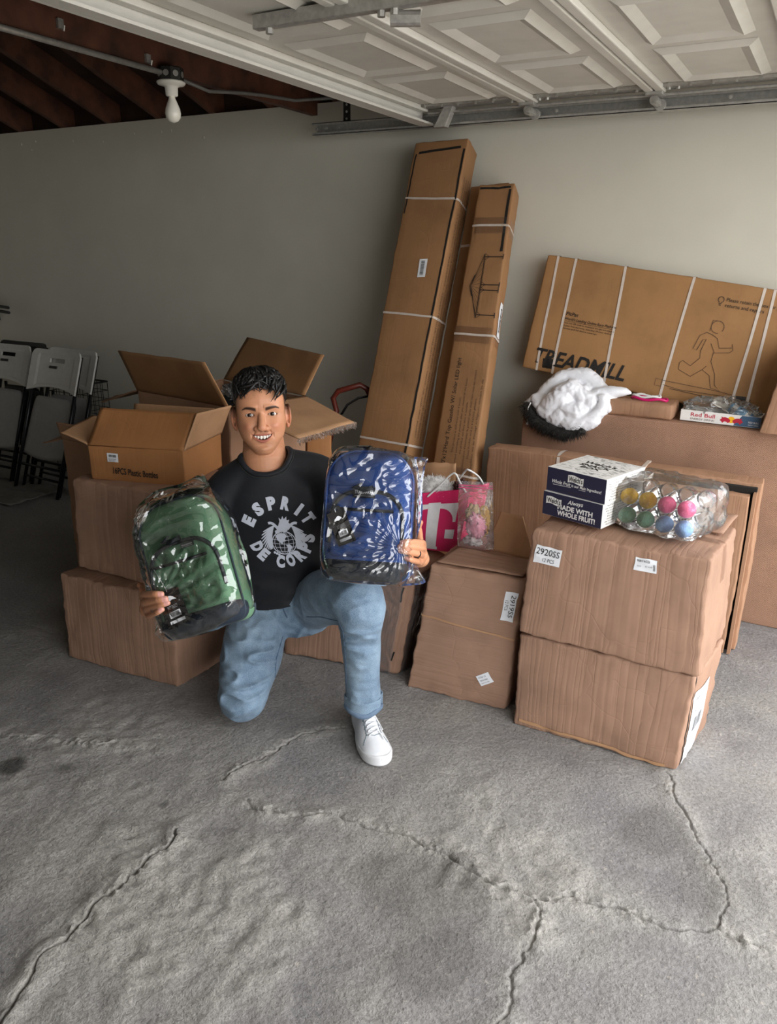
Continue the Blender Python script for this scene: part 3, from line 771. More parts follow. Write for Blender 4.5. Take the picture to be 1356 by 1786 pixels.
# --- left stack
D0 = carton('carton', [(-2.385, 1.730, 0), (-1.865, 1.785, 0), (-1.861, 2.130, 0), (-2.400, 2.130, 0), (-2.375, 1.730, 0.358), (-1.850, 1.775, 0.362), (-1.855, 2.130, 0.362), (-2.390, 2.130, 0.358)], M['card_soft'],
            'brown carton on the floor, bottom of the left stack', seed=7, dent=0.0066, crush=0.0063, bulge=0.006, r=0.009)
E0 = carton('carton', [(-2.345, 1.800, 0.362), (-1.825, 1.830, 0.366), (-1.825, 2.170, 0.366), (-2.345, 2.170, 0.362), (-2.325, 1.800, 0.720), (-1.815, 1.830, 0.722), (-1.815, 2.170, 0.722), (-2.325, 2.170, 0.720)], M['card_soft'],
            'tall-sided brown carton in the middle of the left stack', seed=8, dent=0.0066, crush=0.0063, bulge=0.006, r=0.009)
# --- open carton of plastic bottles on top of the left stack
fx = V((0.962, 0.272, 0)); fd = V((-0.272, 0.962, 0)); f0 = V((-2.252, 1.822, 0.724)); fw, fdp, fh = 0.375, 0.30, 0.130
def fc(a, b, c): return f0 + fx * a + fd * b + V((0, 0, c))
Fb = carton('carton', [fc(0, 0, 0), fc(fw, 0, 0), fc(fw, fdp, 0), fc(0, fdp, 0), fc(0, 0, fh - 0.004), fc(fw, 0, fh), fc(fw, fdp, fh), fc(0, fdp, fh)], M['card_orange'],
            'open carton marked 16PCS Plastic Bottles on top of the left stack', seed=9, dent=0.0022, crush=0.0014, bulge=0.003, r=0.005, skip=('top',), thick=0.004)
Fb.decal('printed_text', 'front', place_text('16PCS Plastic Bottles', 0.095, 0.030, 0.022, 0.178, -0.03, bold=0.018), M['ink'], Fb.t, 0.003)
sticker(Fb, 'front', 0.098, 0.088, 0.044, 0.032, -0.02, [('PB-16 CLEAR', -0.016, -0.008, 0.004, 0.03), ('MADE IN CHINA', -0.016, -0.013, 0.003, 0.026)], (0.0, 0.006, 0.030, 0.010))
flap('front_flap', fc(0, 0, fh - 0.004), fc(fw, 0, fh), fc(fw + 0.015, 0.085, fh + 0.115), fc(0.015, 0.085, fh + 0.112), M['card_orange'], Fb.t, 0.004, 11)
flap('right_flap', fc(fw, 0, fh), fc(fw, fdp, fh), fc(fw + 0.06, fdp - 0.03, fh + 0.115), fc(fw + 0.025, 0.055, fh + 0.125), M['card_in'], Fb.t, 0.004, 12)
flap('left_flap', fc(0, fdp, fh), fc(0, 0, fh - 0.004), fc(-0.12, 0.02, fh + 0.03), fc(-0.14, fdp - 0.05, fh + 0.05), M['card_in'], Fb.t, 0.004, 13)
flap('back_flap', fc(fw, fdp, fh), fc(0, fdp, fh), fc(0, fdp + 0.02, fh + 0.09), fc(fw, fdp + 0.02, fh + 0.09), M['card_in'], Fb.t, 0.004, 14)
# --- dim carton at the far left behind the stack
K = carton('carton', boxc(-2.88, -2.64, 2.20, 2.40, 0.0, 0.72), M['card'], 'dim carton behind the left end of the bottle carton', seed=15, dent=0.0028, r=0.006, skip=('top',), thick=0.004, cell=0.03)
flap('left_flap', (-2.88, 2.40, 0.72), (-2.88, 2.20, 0.72), (-3.00, 2.19, 0.69), (-3.00, 2.38, 0.71), M['card'], K.t, 0.0, 15)
flap('front_flap', (-2.88, 2.20, 0.72), (-2.64, 2.20, 0.72), (-2.65, 2.18, 0.80), (-2.87, 2.17, 0.80), M['card'], K.t, 0.0, 16)

# --- large open carton behind the man's head
g = [(-2.600, 2.395), (-2.010, 2.305), (-1.920, 2.690), (-2.505, 2.850)]; gz = 0.935
G = carton('carton', [(x, y, 0.0) for x, y in g] + [(x, y, gz) for x, y in g], M['card'], 'large open carton with raised flaps behind the man\'s head', seed=17, dent=0.0033, crush=0.0036, bulge=0.004, r=0.008, skip=('top',), thick=0.005, cell=0.022)
P4 = lambda i: (g[i][0], g[i][1], gz)
flap('front_flap', P4(0), P4(1), (-2.041, 2.220, 1.116), (-2.615, 2.320, 1.110), M['card_tall'], G.t, 0.0, 18, warp=0.004)
flap('back_flap', P4(2), P4(3), (-2.492, 3.020, 1.120), (-1.904, 2.820, 1.093), M['card_tall'], G.t, 0.0, 19, warp=0.004)
flap('left_flap', P4(3), P4(0), (-2.892, 2.440, 0.845), (-3.255, 2.840, 0.786), M['card'], G.t, 0.0, 20)
flap('right_flap', P4(1), P4(2), (-1.627, 2.620, 0.866), (-1.646, 2.260, 0.864), M['card_in'], G.t, 0.0, 21, warp=0.005)
Rf = MB()
for k in range(26):
    u = k / 25; p = V((-1.646, 2.260, 0.864)).lerp(V((-1.627, 2.620, 0.866)), u)
    Rf.add([p + V((0, 0, 0.002)), p + V((0.012, 0, 0.0)), p + V((0.012 + 0.01 * rnd.random(), -0.006, -0.016 - 0.012 * rnd.random())), p + V((-0.004, -0.004, -0.012 - 0.01 * rnd.random()))], [(0, 1, 2, 3)])
Rf.obj('torn_tape', film('torn_tape', (1, 1, 1, 1), 0.25, 0.8, 60, 1.5), G.t)
# black goods in a clear bag inside that carton
def blob(c, r, amp, sc, seed, nu=40, nv=26):
    m = MB().sphere((0, 0, 0), 1.0, nu, nv); c = V(c); out = []
    for p in m.v:
        q = V((p.x * r[0], p.y * r[1], p.z * r[2])); d = noise.noise_vector(p * sc + V((seed, seed, 0)))
        out.append(c + q + V((d.x, d.y, d.z)) * amp + p * fbm(p * sc * 2.3 + V((seed, 0, 0)), 3) * amp)
    m.v = out; return m
gd = thing('packed_goods', (-2.24, 2.56, 0.80), 'black goods in a clear bag inside the large open carton', 'packed goods')
blob((-2.26, 2.56, 0.850), (0.20, 0.16, 0.06), 0.02, 3, 2).obj('goods', M['black'], gd, smooth=True)
blob((-2.20, 2.66, 0.915), (0.14, 0.09, 0.055), 0.026, 4, 5).obj('bag', film('packing_bag', (1, 1, 1, 1), 0.30, 0.7, 20, 1.3), gd, smooth=True)

# --- small carton right of the man's head, turned, and the handle behind it
hx = V((0.80, 0.60, 0)); hd = V((-0.60, 0.80, 0)); h0 = V((-1.945, 2.73, 0))
hc = lambda a, b, c: h0 + hx * a + hd * b + V((0, 0, c))
H = carton('carton', [hc(0, 0, 0), hc(0.11, 0, 0), hc(0.11, 0.10, 0), hc(0, 0.10, 0), hc(0, 0, 0.755), hc(0.11, 0, 0.755), hc(0.11, 0.10, 0.755), hc(0, 0.10, 0.755)], M['card_orange'],
           'narrow upright carton between the man\'s shoulder and the tallest box', seed=23, dent=0.0022, r=0.006, cell=0.03)

# --- three long boxes leaning on the wall
T1 = carton('long_carton', [(-1.905, 2.885, 0.05), (-1.640, 2.885, 0.05), (-1.640, 3.045, 0.004), (-1.905, 3.045, 0.004), (-1.907, 3.630, 2.030), (-1.627, 3.630, 2.033), (-1.655, 3.80, 1.985), (-1.925, 3.80, 1.985)], M['card_tall'],
            'tallest long brown box leaning on the wall, barcode sticker on its face', seed=25, dent=0.0033, crush=0.0027, bulge=0.004, r=0.007, cell=0.03)
w, h = T1.w, T1.h
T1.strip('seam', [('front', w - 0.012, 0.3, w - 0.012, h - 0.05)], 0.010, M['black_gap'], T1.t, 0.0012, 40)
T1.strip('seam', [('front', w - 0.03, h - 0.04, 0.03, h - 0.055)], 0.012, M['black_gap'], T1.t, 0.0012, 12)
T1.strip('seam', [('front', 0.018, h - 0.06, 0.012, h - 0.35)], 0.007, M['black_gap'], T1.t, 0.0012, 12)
for k, bb in enumerate((0.66, 1.27, 1.83)):
    T1.strip('strap', [('front', 0.0, bb + 0.012, w, bb), ('right', 0.0, bb, 0.16, bb)], 0.010, M['strap'], T1.t, 0.003, 14)
sticker(T1, 'front', 0.165, 1.50, 0.040, 0.088, 0.05, [], None)
T1.decal('barcode', 'front', barcode2d(0.165, 1.50, 0.070, 0.018, math.pi / 2 + 0.05, 4), M['ink'], T1.t, 0.0040)
for k, (a, tx) in enumerate(((0.035, 'WARNING / ATTENTION / WARNUNG / ADVERTENCIA: this carton is heavy, lift with two people'), (0.065, 'The product is delivered with 4 boxes, we recommend assembling after you receive all the boxes'), (0.095, 'Ce produit est livre dans 4 cartons, nous vous recommandons d\'assembler le produit'), (0.125, 'Dieses Produkt wird in 4 Kartons geliefert, wir empfehlen mit der Montage zu beginnen'))):
    T1.decal('printed_text', 'right', place_text(tx, a, 1.95, 0.011, 1.25, -math.pi / 2), M['ink_soft'], T1.t, 0.0034)
T2 = carton('long_carton', [(-1.640, 3.07, 0.04), (-1.475, 3.07, 0.04), (-1.475, 3.20, 0.004), (-1.640, 3.20, 0.004), (-1.644, 3.720, 1.830), (-1.45, 3.72, 1.845), (-1.45, 3.835, 1.80), (-1.65, 3.835, 1.80)], M['card_tall'],
            'shaded long box leaning between and behind the other two long boxes', seed=27, dent=0.0022, r=0.006, cell=0.04)
sticker(T2, 'front', 0.105, 0.72, 0.07, 0.10, 0.0, [('GAZEBO', -0.03, 0.02, 0.010, 0.05)], (0, -0.02, 0.05, 0.03))
T2.strip('strap', [('front', 0.0, 1.62, 0.17, 1.62)], 0.012, M['strap'], T2.t, 0.003, 6)
T3 = carton('long_carton', [(-1.508, 2.925, 0.035), (-1.282, 2.925, 0.035), (-1.285, 3.03, 0.004), (-1.508, 3.03, 0.004), (-1.551, 3.600, 1.828), (-1.373, 3.600, 1.833), (-1.388, 3.70, 1.785), (-1.560, 3.70, 1.785)], M['card_tall'],
            'long brown box leaning on the wall, printed with a gazebo drawing', seed=29, dent=0.0033, crush=0.0032, bulge=0.004, r=0.010, cell=0.03)
w, h = T3.w, T3.h
for bb in (0.56, 1.21, 1.72):
    T3.strip('strap', [('front', 0.0, bb + 0.004, w, bb), ('right', 0.0, bb, 0.11, bb)], 0.010, M['strap'], T3.t, 0.003, 10)
    T3.strip('tape', [('front', 0.0, bb + 0.004, w, bb), ('right', 0.0, bb, 0.11, bb)], 0.075, M['tape'], T3.t, 0.0022, 10)
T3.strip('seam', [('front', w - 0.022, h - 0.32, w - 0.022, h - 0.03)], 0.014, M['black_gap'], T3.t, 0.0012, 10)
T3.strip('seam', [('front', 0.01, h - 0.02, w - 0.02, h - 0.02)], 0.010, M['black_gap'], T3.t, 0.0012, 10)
T3.decal('printed_text', 'front', place_text("The Horizon 10'x12'Hard Top Gazebo W/ Solar LED light", 0.062, 0.44, 0.019, 0.66, math.pi / 2), M['ink'], T3.t, 0.0036)
for k, (tx, b0, ln) in enumerate((('This product is delivered with 4 boxes,', 0.66, 0.26), ('We recommend assembling the product after you receive all the boxes', 0.55, 0.46), ('Ce produit est livre dans 4 cartons,', 0.66, 0.24), ('Nous vous recommandons d\'assembler le produit apres avoir recu tous les cartons', 0.50, 0.55), ('Dieses Produkt wird in 4 Kartons geliefert,', 0.64, 0.28), ('Wir empfehlen, mit der Montage zu beginnen, nachdem Sie alle', 0.56, 0.45))):
    T3.decal('printed_text', 'front', place_text(tx, 0.092 + k * 0.019, b0, 0.0085, ln, math.pi / 2), M['ink_soft'], T3.t, 0.0036)
gz_ = []     # gazebo line drawing, turned a quarter turn: local x runs up the box
def gpt(x, y): return (0.175 - y, 1.29 + x)
def gl(*pts, wd=0.0018): gz_.append(stroke2d([gpt(*p) for p in pts], wd))
gl((0.0, 0.075), (0.15, 0.125), (0.30, 0.075), (0.0, 0.075), wd=0.0035); gl((0.02, 0.070), (0.28, 0.070))
gl((0.10, 0.112), (0.15, 0.132), (0.20, 0.112), wd=0.003)
for k in range(12): gl((0.02 + 0.0235 * k, 0.078), (0.15 + (k - 5.5) * 0.004, 0.120), wd=0.0012)
for x in (0.015, 0.13, 0.155, 0.285):
    gl((x, 0.072), (x, -0.02), wd=0.004); gl((x - 0.012, -0.02), (x + 0.012, -0.02), wd=0.003); gl((x - 0.014, 0.070), (x, 0.052), wd=0.0018); gl((x + 0.014, 0.070), (x, 0.052), wd=0.0018)
T3.decal('gazebo_drawing', 'front', join2d(gz_), M['ink'], T3.t, 0.0036)
sticker(T3, 'right', 0.055, 1.30, 0.045, 0.16, 0.0, [], None)
T3.decal('barcode', 'right', barcode2d(0.055, 1.30, 0.11, 0.02, math.pi / 2, 8), M['ink'], T3.t, 0.0040)

# --- treadmill box on the wide flat box
L0 = carton('wide_carton', [(-1.210, 3.450, 0), (0.420, 3.455, 0), (0.420, 3.800, 0), (-1.210, 3.800, 0), (-1.210, 3.455, 0.845), (0.420, 3.460, 0.845), (0.420, 3.800, 0.845), (-1.210, 3.800, 0.845)], M['card_tex'],
            'wide textured brown carton against the wall carrying the jacket and the drink tray', seed=31, dent=0.0028, crush=0.0018, bulge=0.004, r=0.006, cell=0.03)
NB = carton('carton', boxc(-0.830, -0.545, 3.475, 3.62, 0.847, 0.915), M['card'], 'low carton under the front edge of the treadmill box', seed=33, dent=0.0022, r=0.012, cell=0.03)
tx0 = V((-1.298, 3.640, 1.000)); ta = V((0.9915, 0.0, -0.130)); tb = V((0.118, 0.16, 0.98)).normalized(); tn = tb.cross(ta).normalized()
if tn.y < 0: tn = -tn
tW, tH, tDp = 1.17, 0.535, 0.085
tc_ = lambda a, b, c: tx0 + ta * a + tn * b + tb * c
TM = carton('treadmill_carton', [tc_(0, 0, 0), tc_(tW, 0, 0), tc_(tW, tDp, 0), tc_(0, tDp, 0), tc_(0, 0, tH), tc_(tW, 0, tH), tc_(tW, tDp, tH), tc_(0, tDp, tH)], M['card_print'],
            'wide flat brown box printed TREADMILL, leaning on the wall', seed=35, dent=0.0017, crush=0.0014, bulge=0.003, r=0.008, cell=0.03)

# --- prints and straps on the treadmill box
def TMp(name, geo, mat='ink', off=0.0030): return TM.decal(name, 'front', geo, M[mat], TM.t, off)
TMp('printed_text', place_text('TREADMILL', 0.056, 0.038, 0.068, 0.44, 0.0, bold=0.022, shear=0.28))
TMp('printed_text', place_text('PitPat', 0.156, 0.279, 0.016, 0.060, 0.0, bold=0.01, shear=0.2))
TMp('printed_text', place_text("World's Leading Online Race Platform", 0.156, 0.258, 0.012, 0.245, 0.0, bold=0.008, shear=0.2))
TMp('printed_rule', rect2d(0.280, 0.253, 0.245, 0.0012))
for k, tx in enumerate(('Scan the QR code to download the app and enjoy a', '2-year free warranty, including 24-hour dedicated', 'service and full device coverage.')):
    TMp('printed_text', place_text(tx, 0.158, 0.241 - 0.0125 * k, 0.0075, (0.236, 0.242, 0.165)[k]), 'ink')
TMp('printed_text', place_text('Please retain the box for potential', 0.832, 0.458, 0.015, 0.27))
TMp('printed_text', place_text('returns and repairs', 0.832, 0.434, 0.015, 0.155))
circ = lambda x, y, r, n=20, a0=0, a1=2 * PI: [(x + r * math.cos(a0 + (a1 - a0) * i / n), y + r * math.sin(a0 + (a1 - a0) * i / n)) for i in range(n + 1)]
TMp('light_bulb_mark', join2d([stroke2d(circ(0.809, 0.461, 0.012, 20, -1.1, 4.24), 0.0025), stroke2d([(0.804, 0.444), (0.814, 0.444)], 0.003), stroke2d([(0.805, 0.438), (0.813, 0.438)], 0.003), stroke2d([(0.813, 0.452), (0.813, 0.446)], 0.002), stroke2d([(0.804, 0.452), (0.804, 0.446)], 0.002)]))
run = [stroke2d(circ(0.826, 0.347, 0.026, 20, -0.6, 5.0), 0.0022), stroke2d([(0.800, 0.325), (0.801, 0.372), (0.830, 0.373)], 0.0022),
       stroke2d([(0.815, 0.312), (0.790, 0.318), (0.765, 0.300), (0.752, 0.240), (0.768, 0.236), (0.782, 0.285), (0.795, 0.290), (0.785, 0.235), (0.790, 0.205), (0.760, 0.165), (0.722, 0.182), (0.712, 0.168), (0.716, 0.140), (0.772, 0.120), (0.812, 0.158), (0.826, 0.178)], 0.0022),
       stroke2d([(0.815, 0.312), (0.838, 0.300), (0.855, 0.262), (0.905, 0.272), (0.902, 0.288), (0.912, 0.262), (0.900, 0.250), (0.842, 0.238), (0.818, 0.275)], 0.0022),
       stroke2d([(0.838, 0.240), (0.838, 0.200), (0.868, 0.150), (0.880, 0.105), (0.905, 0.085), (0.868, 0.088), (0.848, 0.140), (0.812, 0.158)], 0.0022),
       stroke2d([(0.632, 0.052), (0.632, 0.082), (0.662, 0.082), (0.662, 0.052)], 0.002, True), stroke2d([(0.662, 0.080), (0.905, 0.082), (1.04, 0.075)], 0.002), stroke2d([(0.662, 0.062), (0.74, 0.054), (0.90, 0.064), (1.04, 0.068)], 0.002), stroke2d([(0.70, 0.05), (0.96, 0.048)], 0.002)]
TMp('runner_drawing', join2d(run), 'ink_soft')
for a, a2 in ((0.053, 0.076), (0.139, 0.156), (0.371, 0.41), (0.675, 0.668), (0.966, 0.968), (1.006, 1.03)):
    TM.strip('strap', [('front', a2, 0.0, a, tH), ('top', a, 0.0, a, tDp)], 0.0115, M['strap'], TM.t, 0.003, 12)
for a, b_, ww, hh in ((0.125, 0.030, 0.05, 0.07), (1.0, 0.06, 0.04, 0.045)):
    TM.decal('corner_pad', 'front', rect2d(a, b_, ww, hh, 0.1, 2), M['black'], TM.t, 0.0016)

# --- upright carton at the right edge, on the wide carton
Mc = carton('carton', [(-0.190, 3.400, 0.848), (0.36, 3.39, 0.848), (0.36, 3.60, 0.848), (-0.185, 3.60, 0.848), (-0.135, 3.43, 1.20), (0.40, 3.42, 1.20), (0.40, 3.62, 1.20), (-0.13, 3.62, 1.20)], M['card'],
            'plain carton at the right edge of the view, standing on the wide carton', seed=37, dent=0.004, r=0.006, cell=0.03)

# --- flat strapped carton in front of the wide carton, behind the right-hand stack
J0 = carton('flat_carton', boxc(-1.255, -0.135, 3.150, 3.260, 0.0, 0.705), M['card'], 'flat strapped carton with dark open edge, behind the right-hand stack', seed=39, dent=0.004, crush=0.004, r=0.006, cell=0.03)
inner = Carton(boxc(-0.610, -0.170, 3.085, 3.130, 0.004, 0.665), seed=40, dent=0.004, crush=0.004, bulge=0.003, r=0.006, cell=0.03)
inner.mesh('inner_tray', M['card'], J0.t)
MB().box((-0.600, 3.128, 0.006), (-0.150, 3.152, 0.690), 0.002).obj('dark_gap', M['black_gap'], J0.t)  # black sheet standing in for the shade between tray and carton
MB().box((-0.160, 3.095, 0.004), (-0.148, 3.152, 0.675)).obj('side_lip', M['card'], J0.t)
J0.strip('strap', [('front', 0.325, 0.0, 0.325, 0.70), ('top', 0.325, 0.0, 0.325, 0.11)], 0.015, M['strap'], J0.t, 0.003, 10)
inner.strip('strap', [('front', 0.03, 0.0, 0.03, 0.66)], 0.015, M['strap'], J0.t, 0.003, 10)
inner.strip('strap', [('front', 0.28, 0.0, 0.28, 0.66)], 0.015, M['strap'], J0.t, 0.003, 10)
MB().box((-0.585, 3.085, 0.60), (-0.570, 3.262, 0.712)).obj('strap', M['strap'], J0.t)

# ------------------------------------------------------------------ the kneeling man
BK = V((-0.463, 0.829, -0.313)); RT = V((0.871, 0.491, 0.014)); UPV = V((-0.165, 0.266, 0.950))
man = thing('person', (-1.42, 1.90, 0), 'man in black printed T-shirt and light jeans kneeling and holding two backpacks', 'person')
SX = V((0.871, 0.491, 0.0)); BX = V((-0.491, 0.871, 0.0)); ZX = V((0, 0, 1))

pelvis = V((-1.533, 2.007, 0.330)); hipR = pelvis - SX * 0.085; hipL = pelvis + SX * 0.085
kneeL = V((-1.126, 1.839, 0.499)); ankL = V((-1.115, 1.851, 0.147)); kneeR = V((-1.505, 1.723, 0.095)); ankR = V((-1.735, 2.075, 0.115))
neck = V((-1.522, 1.909, 0.869)); shR = V((-1.624, 1.835, 0.775)); shL = V((-1.374, 2.014, 0.817))
elbR = V((-1.740, 1.683, 0.546)); elbL = V((-1.190, 2.028, 0.583))
wriR = V((-1.688, 1.520, 0.468)); wriL = V((-0.986, 1.977, 0.623))

def ringloft(m, rings, seg=36, ex=2.3):
    """rings: (centre, axis a, axis b) -> closed volume"""
    n0 = len(m.v)
    for c, a, b in rings:
        for k in range(seg):
            t = 2 * PI * k / seg; cs, sn = math.cos(t), math.sin(t)
            f = (abs(cs) ** ex + abs(sn) ** ex) ** (-1 / ex)
            m.v.append(V(c) + V(a) * cs * f + V(b) * sn * f)
    for i in range(len(rings) - 1):
        for k in range(seg):
            k2 = (k + 1) % seg; m.f.append((n0 + i * seg + k, n0 + i * seg + k2, n0 + (i + 1) * seg + k2, n0 + (i + 1) * seg + k))
    m.f.append(tuple(n0 + k for k in range(seg))[::-1]); m.f.append(tuple(n0 + (len(rings) - 1) * seg + k for k in range(seg)))
def lerp(a, b, t): return a + (b - a) * t
def torso(m, grow, low=True):
    sp = lambda t: pelvis.lerp(neck, t) + BX * (0.035 * math.sin(t * PI))
    sh = (shL - shR).normalized(); rows = [(-0.12, 0.165, 0.115), (0.0, 0.172, 0.122), (0.15, 0.166, 0.118), (0.32, 0.163, 0.116), (0.5, 0.176, 0.125), (0.66, 0.190, 0.132), (0.78, 0.192, 0.126), (0.86, 0.172, 0.108), (0.93, 0.128, 0.086), (0.99, 0.078, 0.068)]
    R_ = []
    if not low: rows = [(0.03, 0.135, 0.09)] + rows[2:]
    for t, w, d in rows:
        ax = SX.lerp(sh, min(1, max(0, t))).normalized(); up = (neck - pelvis).normalized(); bx = up.cross(ax).normalized()
        R_.append((sp(t), ax * (w + grow), bx * (d + grow)))
    ringloft(m, R_)
def limb(m, pts, rad, grow=0.0, n=5):
    P = [V(p) for p in pts]; Q = []; Rr = []
    for i in range(len(P) - 1):
        for k in range(n):
            tt = k / n; p0 = P[max(i - 1, 0)]; p1 = P[i]; p2 = P[i + 1]; p3 = P[min(i + 2, len(P) - 1)]
            cr = 0.5 * ((2 * p1) + (p2 - p0) * tt + (2 * p0 - 5 * p1 + 4 * p2 - p3) * tt ** 2 + (3 * p1 - p0 - 3 * p2 + p3) * tt ** 3)
            Q.append(cr.lerp(p1.lerp(p2, tt), 0.5)); s_ = tt * tt * (3 - 2 * tt); Rr.append(rad[i] + (rad[i + 1] - rad[i]) * s_ + grow)
    Q.append(P[-1]); Rr.append(rad[-1] + grow)
    m.tube(Q, Rr, 36); m.sphere(Q[0], Rr[0] * 0.99, 16, 10); m.sphere(Q[-1], Rr[-1] * 0.99, 16, 10)

# ---- head, built in its own frame: x to the viewer's right, f towards the viewer, z up, origin between the eyes at ear depth
hs = 1.065
hf = V((1.47, -1.86, 0.34)).normalized(); hx_ = V((0, 0, 1)).cross(-hf).normalized(); hx_ = -hx_ if hx_.dot(SX) < 0 else hx_
hz = hx_.cross(-hf).normalized(); hz = -hz if hz.z < 0 else hz
rl = math.radians(2.6); hx2 = hx_ * math.cos(rl) + hz * math.sin(rl); hz2 = hz * math.cos(rl) - hx_ * math.sin(rl)
eye_mid = V((-1.497, 1.864, 1.034)); h0_ = eye_mid - hf * 0.080 * hs
def HW(p): return h0_ + (hx2 * p[0] + hf * p[1] + hz2 * p[2]) * hs
def HL(p):
    d = (V(p) - h0_) / hs; return V((d.dot(hx2), d.dot(hf), d.dot(hz2)))
hm = MB()
hm.sphere((0, -0.006, 0.034), (0.0745, 0.097, 0.084), 40, 28)
secs = [(-0.120, 0.015, 0.068, 0.034), (-0.114, 0.025, 0.082, 0.020), (-0.100, 0.0375, 0.0880, 0.004), (-0.085, 0.0490, 0.0875, -0.010), (-0.068, 0.0615, 0.0880, -0.02), (-0.048, 0.0685, 0.0885, -0.03), (-0.025, 0.0720, 0.0885, -0.04), (0.0, 0.0715, 0.0855, -0.04), (0.020, 0.0720, 0.0905, -0.04), (0.045, 0.0715, 0.0895, -0.04), (0.070, 0.0660, 0.080, -0.04), (0.092, 0.052, 0.062, -0.04)]
ringloft(hm, [(V((0, (f + b) / 2, z)), V((w, 0, 0)), V((0, (f - b) / 2, 0))) for z, w, f, b in secs], 48, 2.35)
hm.tube([(0, 0.078, 0.006), (0, 0.088, -0.010), (0, 0.098, -0.026), (0, 0.1015, -0.037)], [0.0095, 0.0095, 0.0110, 0.0125], 16); hm.sphere((0, 0.1015, -0.038), (0.0140, 0.0115, 0.0110), 16, 12)
for s_ in (-1, 1):
    hm.sphere((s_ * 0.0145, 0.0925, -0.041), (0.0095, 0.0110, 0.0090), 12, 10)
    # ear: a rim curling round a shallow bowl
    ec = V((s_ * 0.0735, 0.000, -0.010)); er = []
    for k in range(15):
        a = math.radians(-70 + 330 * k / 14); er.append(ec + V((s_ * (0.0075 - 0.005 * math.cos(a)), -0.004 - 0.0160 * math.cos(a) * (1.0 if math.sin(a) > 0 else 0.8), 0.031 * math.sin(a))))
    hm.tube(er, [0.0042] * 12 + [0.0036, 0.003, 0.003], 8); hm.sphere(ec + V((s_ * 0.0005, -0.004, 0.0)), (0.0080, 0.0170, 0.029), 14, 10); hm.sphere(ec + V((s_ * 0.004, 0.0, -0.030)), (0.0055, 0.0075, 0.009), 10, 8)
nb = HL(neck)
limb(hm, [(0, -0.022, -0.03), (0, -0.028, -0.095), tuple(nb * 0.8 + V((0, -0.030, -0.115)) * 0.2), tuple(nb + V((0, -0.02, -0.05)))], [0.055, 0.0625, 0.070, 0.072])
hv, hfc = wrap_remesh(hm, 0.0017, 10, 0.5)
g2 = lambda x, z, cx, cz, sx, sz: math.exp(-((x - cx) / sx) ** 2 - ((z - cz) / sz) ** 2)
EX, EF, ER = 0.0328, 0.0655, 0.0122
zu = lambda x: -0.0615 + 0.0042 * (x / 0.029) ** 2
zl = lambda x: -0.0735 + 0.0162 * (x / 0.029) ** 2
def sculpt(p):
    x, f, z = p
    if f > 0.035:
        ax_ = abs(x); d = 0.0
        d -= 0.0075 * g2(ax_, z, 0.030, 0.001, 0.017, 0.0115)
        d += 0.0030 * g2(ax_, z, 0.028, 0.0225, 0.020, 0.0060)
        d += 0.0070 * g2(ax_, z, 0.041, -0.034, 0.015, 0.014)
        d += 0.0040 * g2(x, z, 0, -0.103, 0.016, 0.010)
        d -= 0.0035 * g2(x, z, 0, -0.0885, 0.022, 0.0055)
        d -= 0.0020 * g2(ax_, z, 0.056, -0.062, 0.012, 0.018)
        tt = min(1, max(0, (-0.036 - z) / 0.036)); lx = 0.0165 + 0.0175 * tt
        if -0.074 < z < -0.034: d -= 0.0036 * math.exp(-((ax_ - lx) / 0.0034) ** 2) * math.sin(PI * min(1, max(0, (-0.034 - z) / 0.04)))
        d -= 0.0008 * g2(ax_, z, 0.0075, 0.020, 0.0022, 0.008)         # frown lines
        # nostrils
        if f > 0.08: d -= 0.0035 * g2(ax_, z, 0.0068, -0.0475, 0.0030, 0.0022)
        # mouth
        if ax_ < 0.034 and -0.095 < z < -0.045:
            u_, l_ = zu(ax_), zl(ax_)
            if ax_ < 0.0287 and l_ < z < u_:
                e = min(u_ - z, z - l_); d -= 0.013 * min(1, e / 0.0022 + 0.25)
            k = max(0, 1 - (ax_ / 0.032) ** 2)
            d += 0.0030 * k * math.exp(-((z - u_ - 0.0032) / 0.0030) ** 2) + 0.0048 * k * math.exp(-((z - l_ + 0.0042) / 0.0042) ** 2)
            d -= 0.0030 * g2(ax_, z, 0.0315, -0.0575, 0.0030, 0.0040)
        f += d
        dx, dz = ax_ - EX, z - 0.000
        rr = math.hypot(dx, dz)
        if rr < 0.0175:
            ho = (0.0056 if dz > -0.0006 else 0.0044) * max(0.0, 1 - (dx / 0.0150) ** 2)
            q = max(0.0, ER ** 2 - dx * dx - dz * dz); es = EF + math.sqrt(q)
            if abs(dz + 0.0006) < ho: f = es - 0.0030
            else:
                ql = max(0.0, 0.0143 ** 2 - dx * dx - dz * dz)
                if ql > 0: f = max(f, EF + math.sqrt(ql) - 0.0003)
    return V((x, f, z))
SK = V(lin('#ca8f6c')[:3]); SKR = V(lin('#c47a5e')[:3]); LIP = V(lin('#a5584c')[:3]); STB_SHADE = V(lin('#7d5a44')[:3]); HAIRC = V(lin('#171210')[:3]); MOU = V(lin('#4a1f1c')[:3])
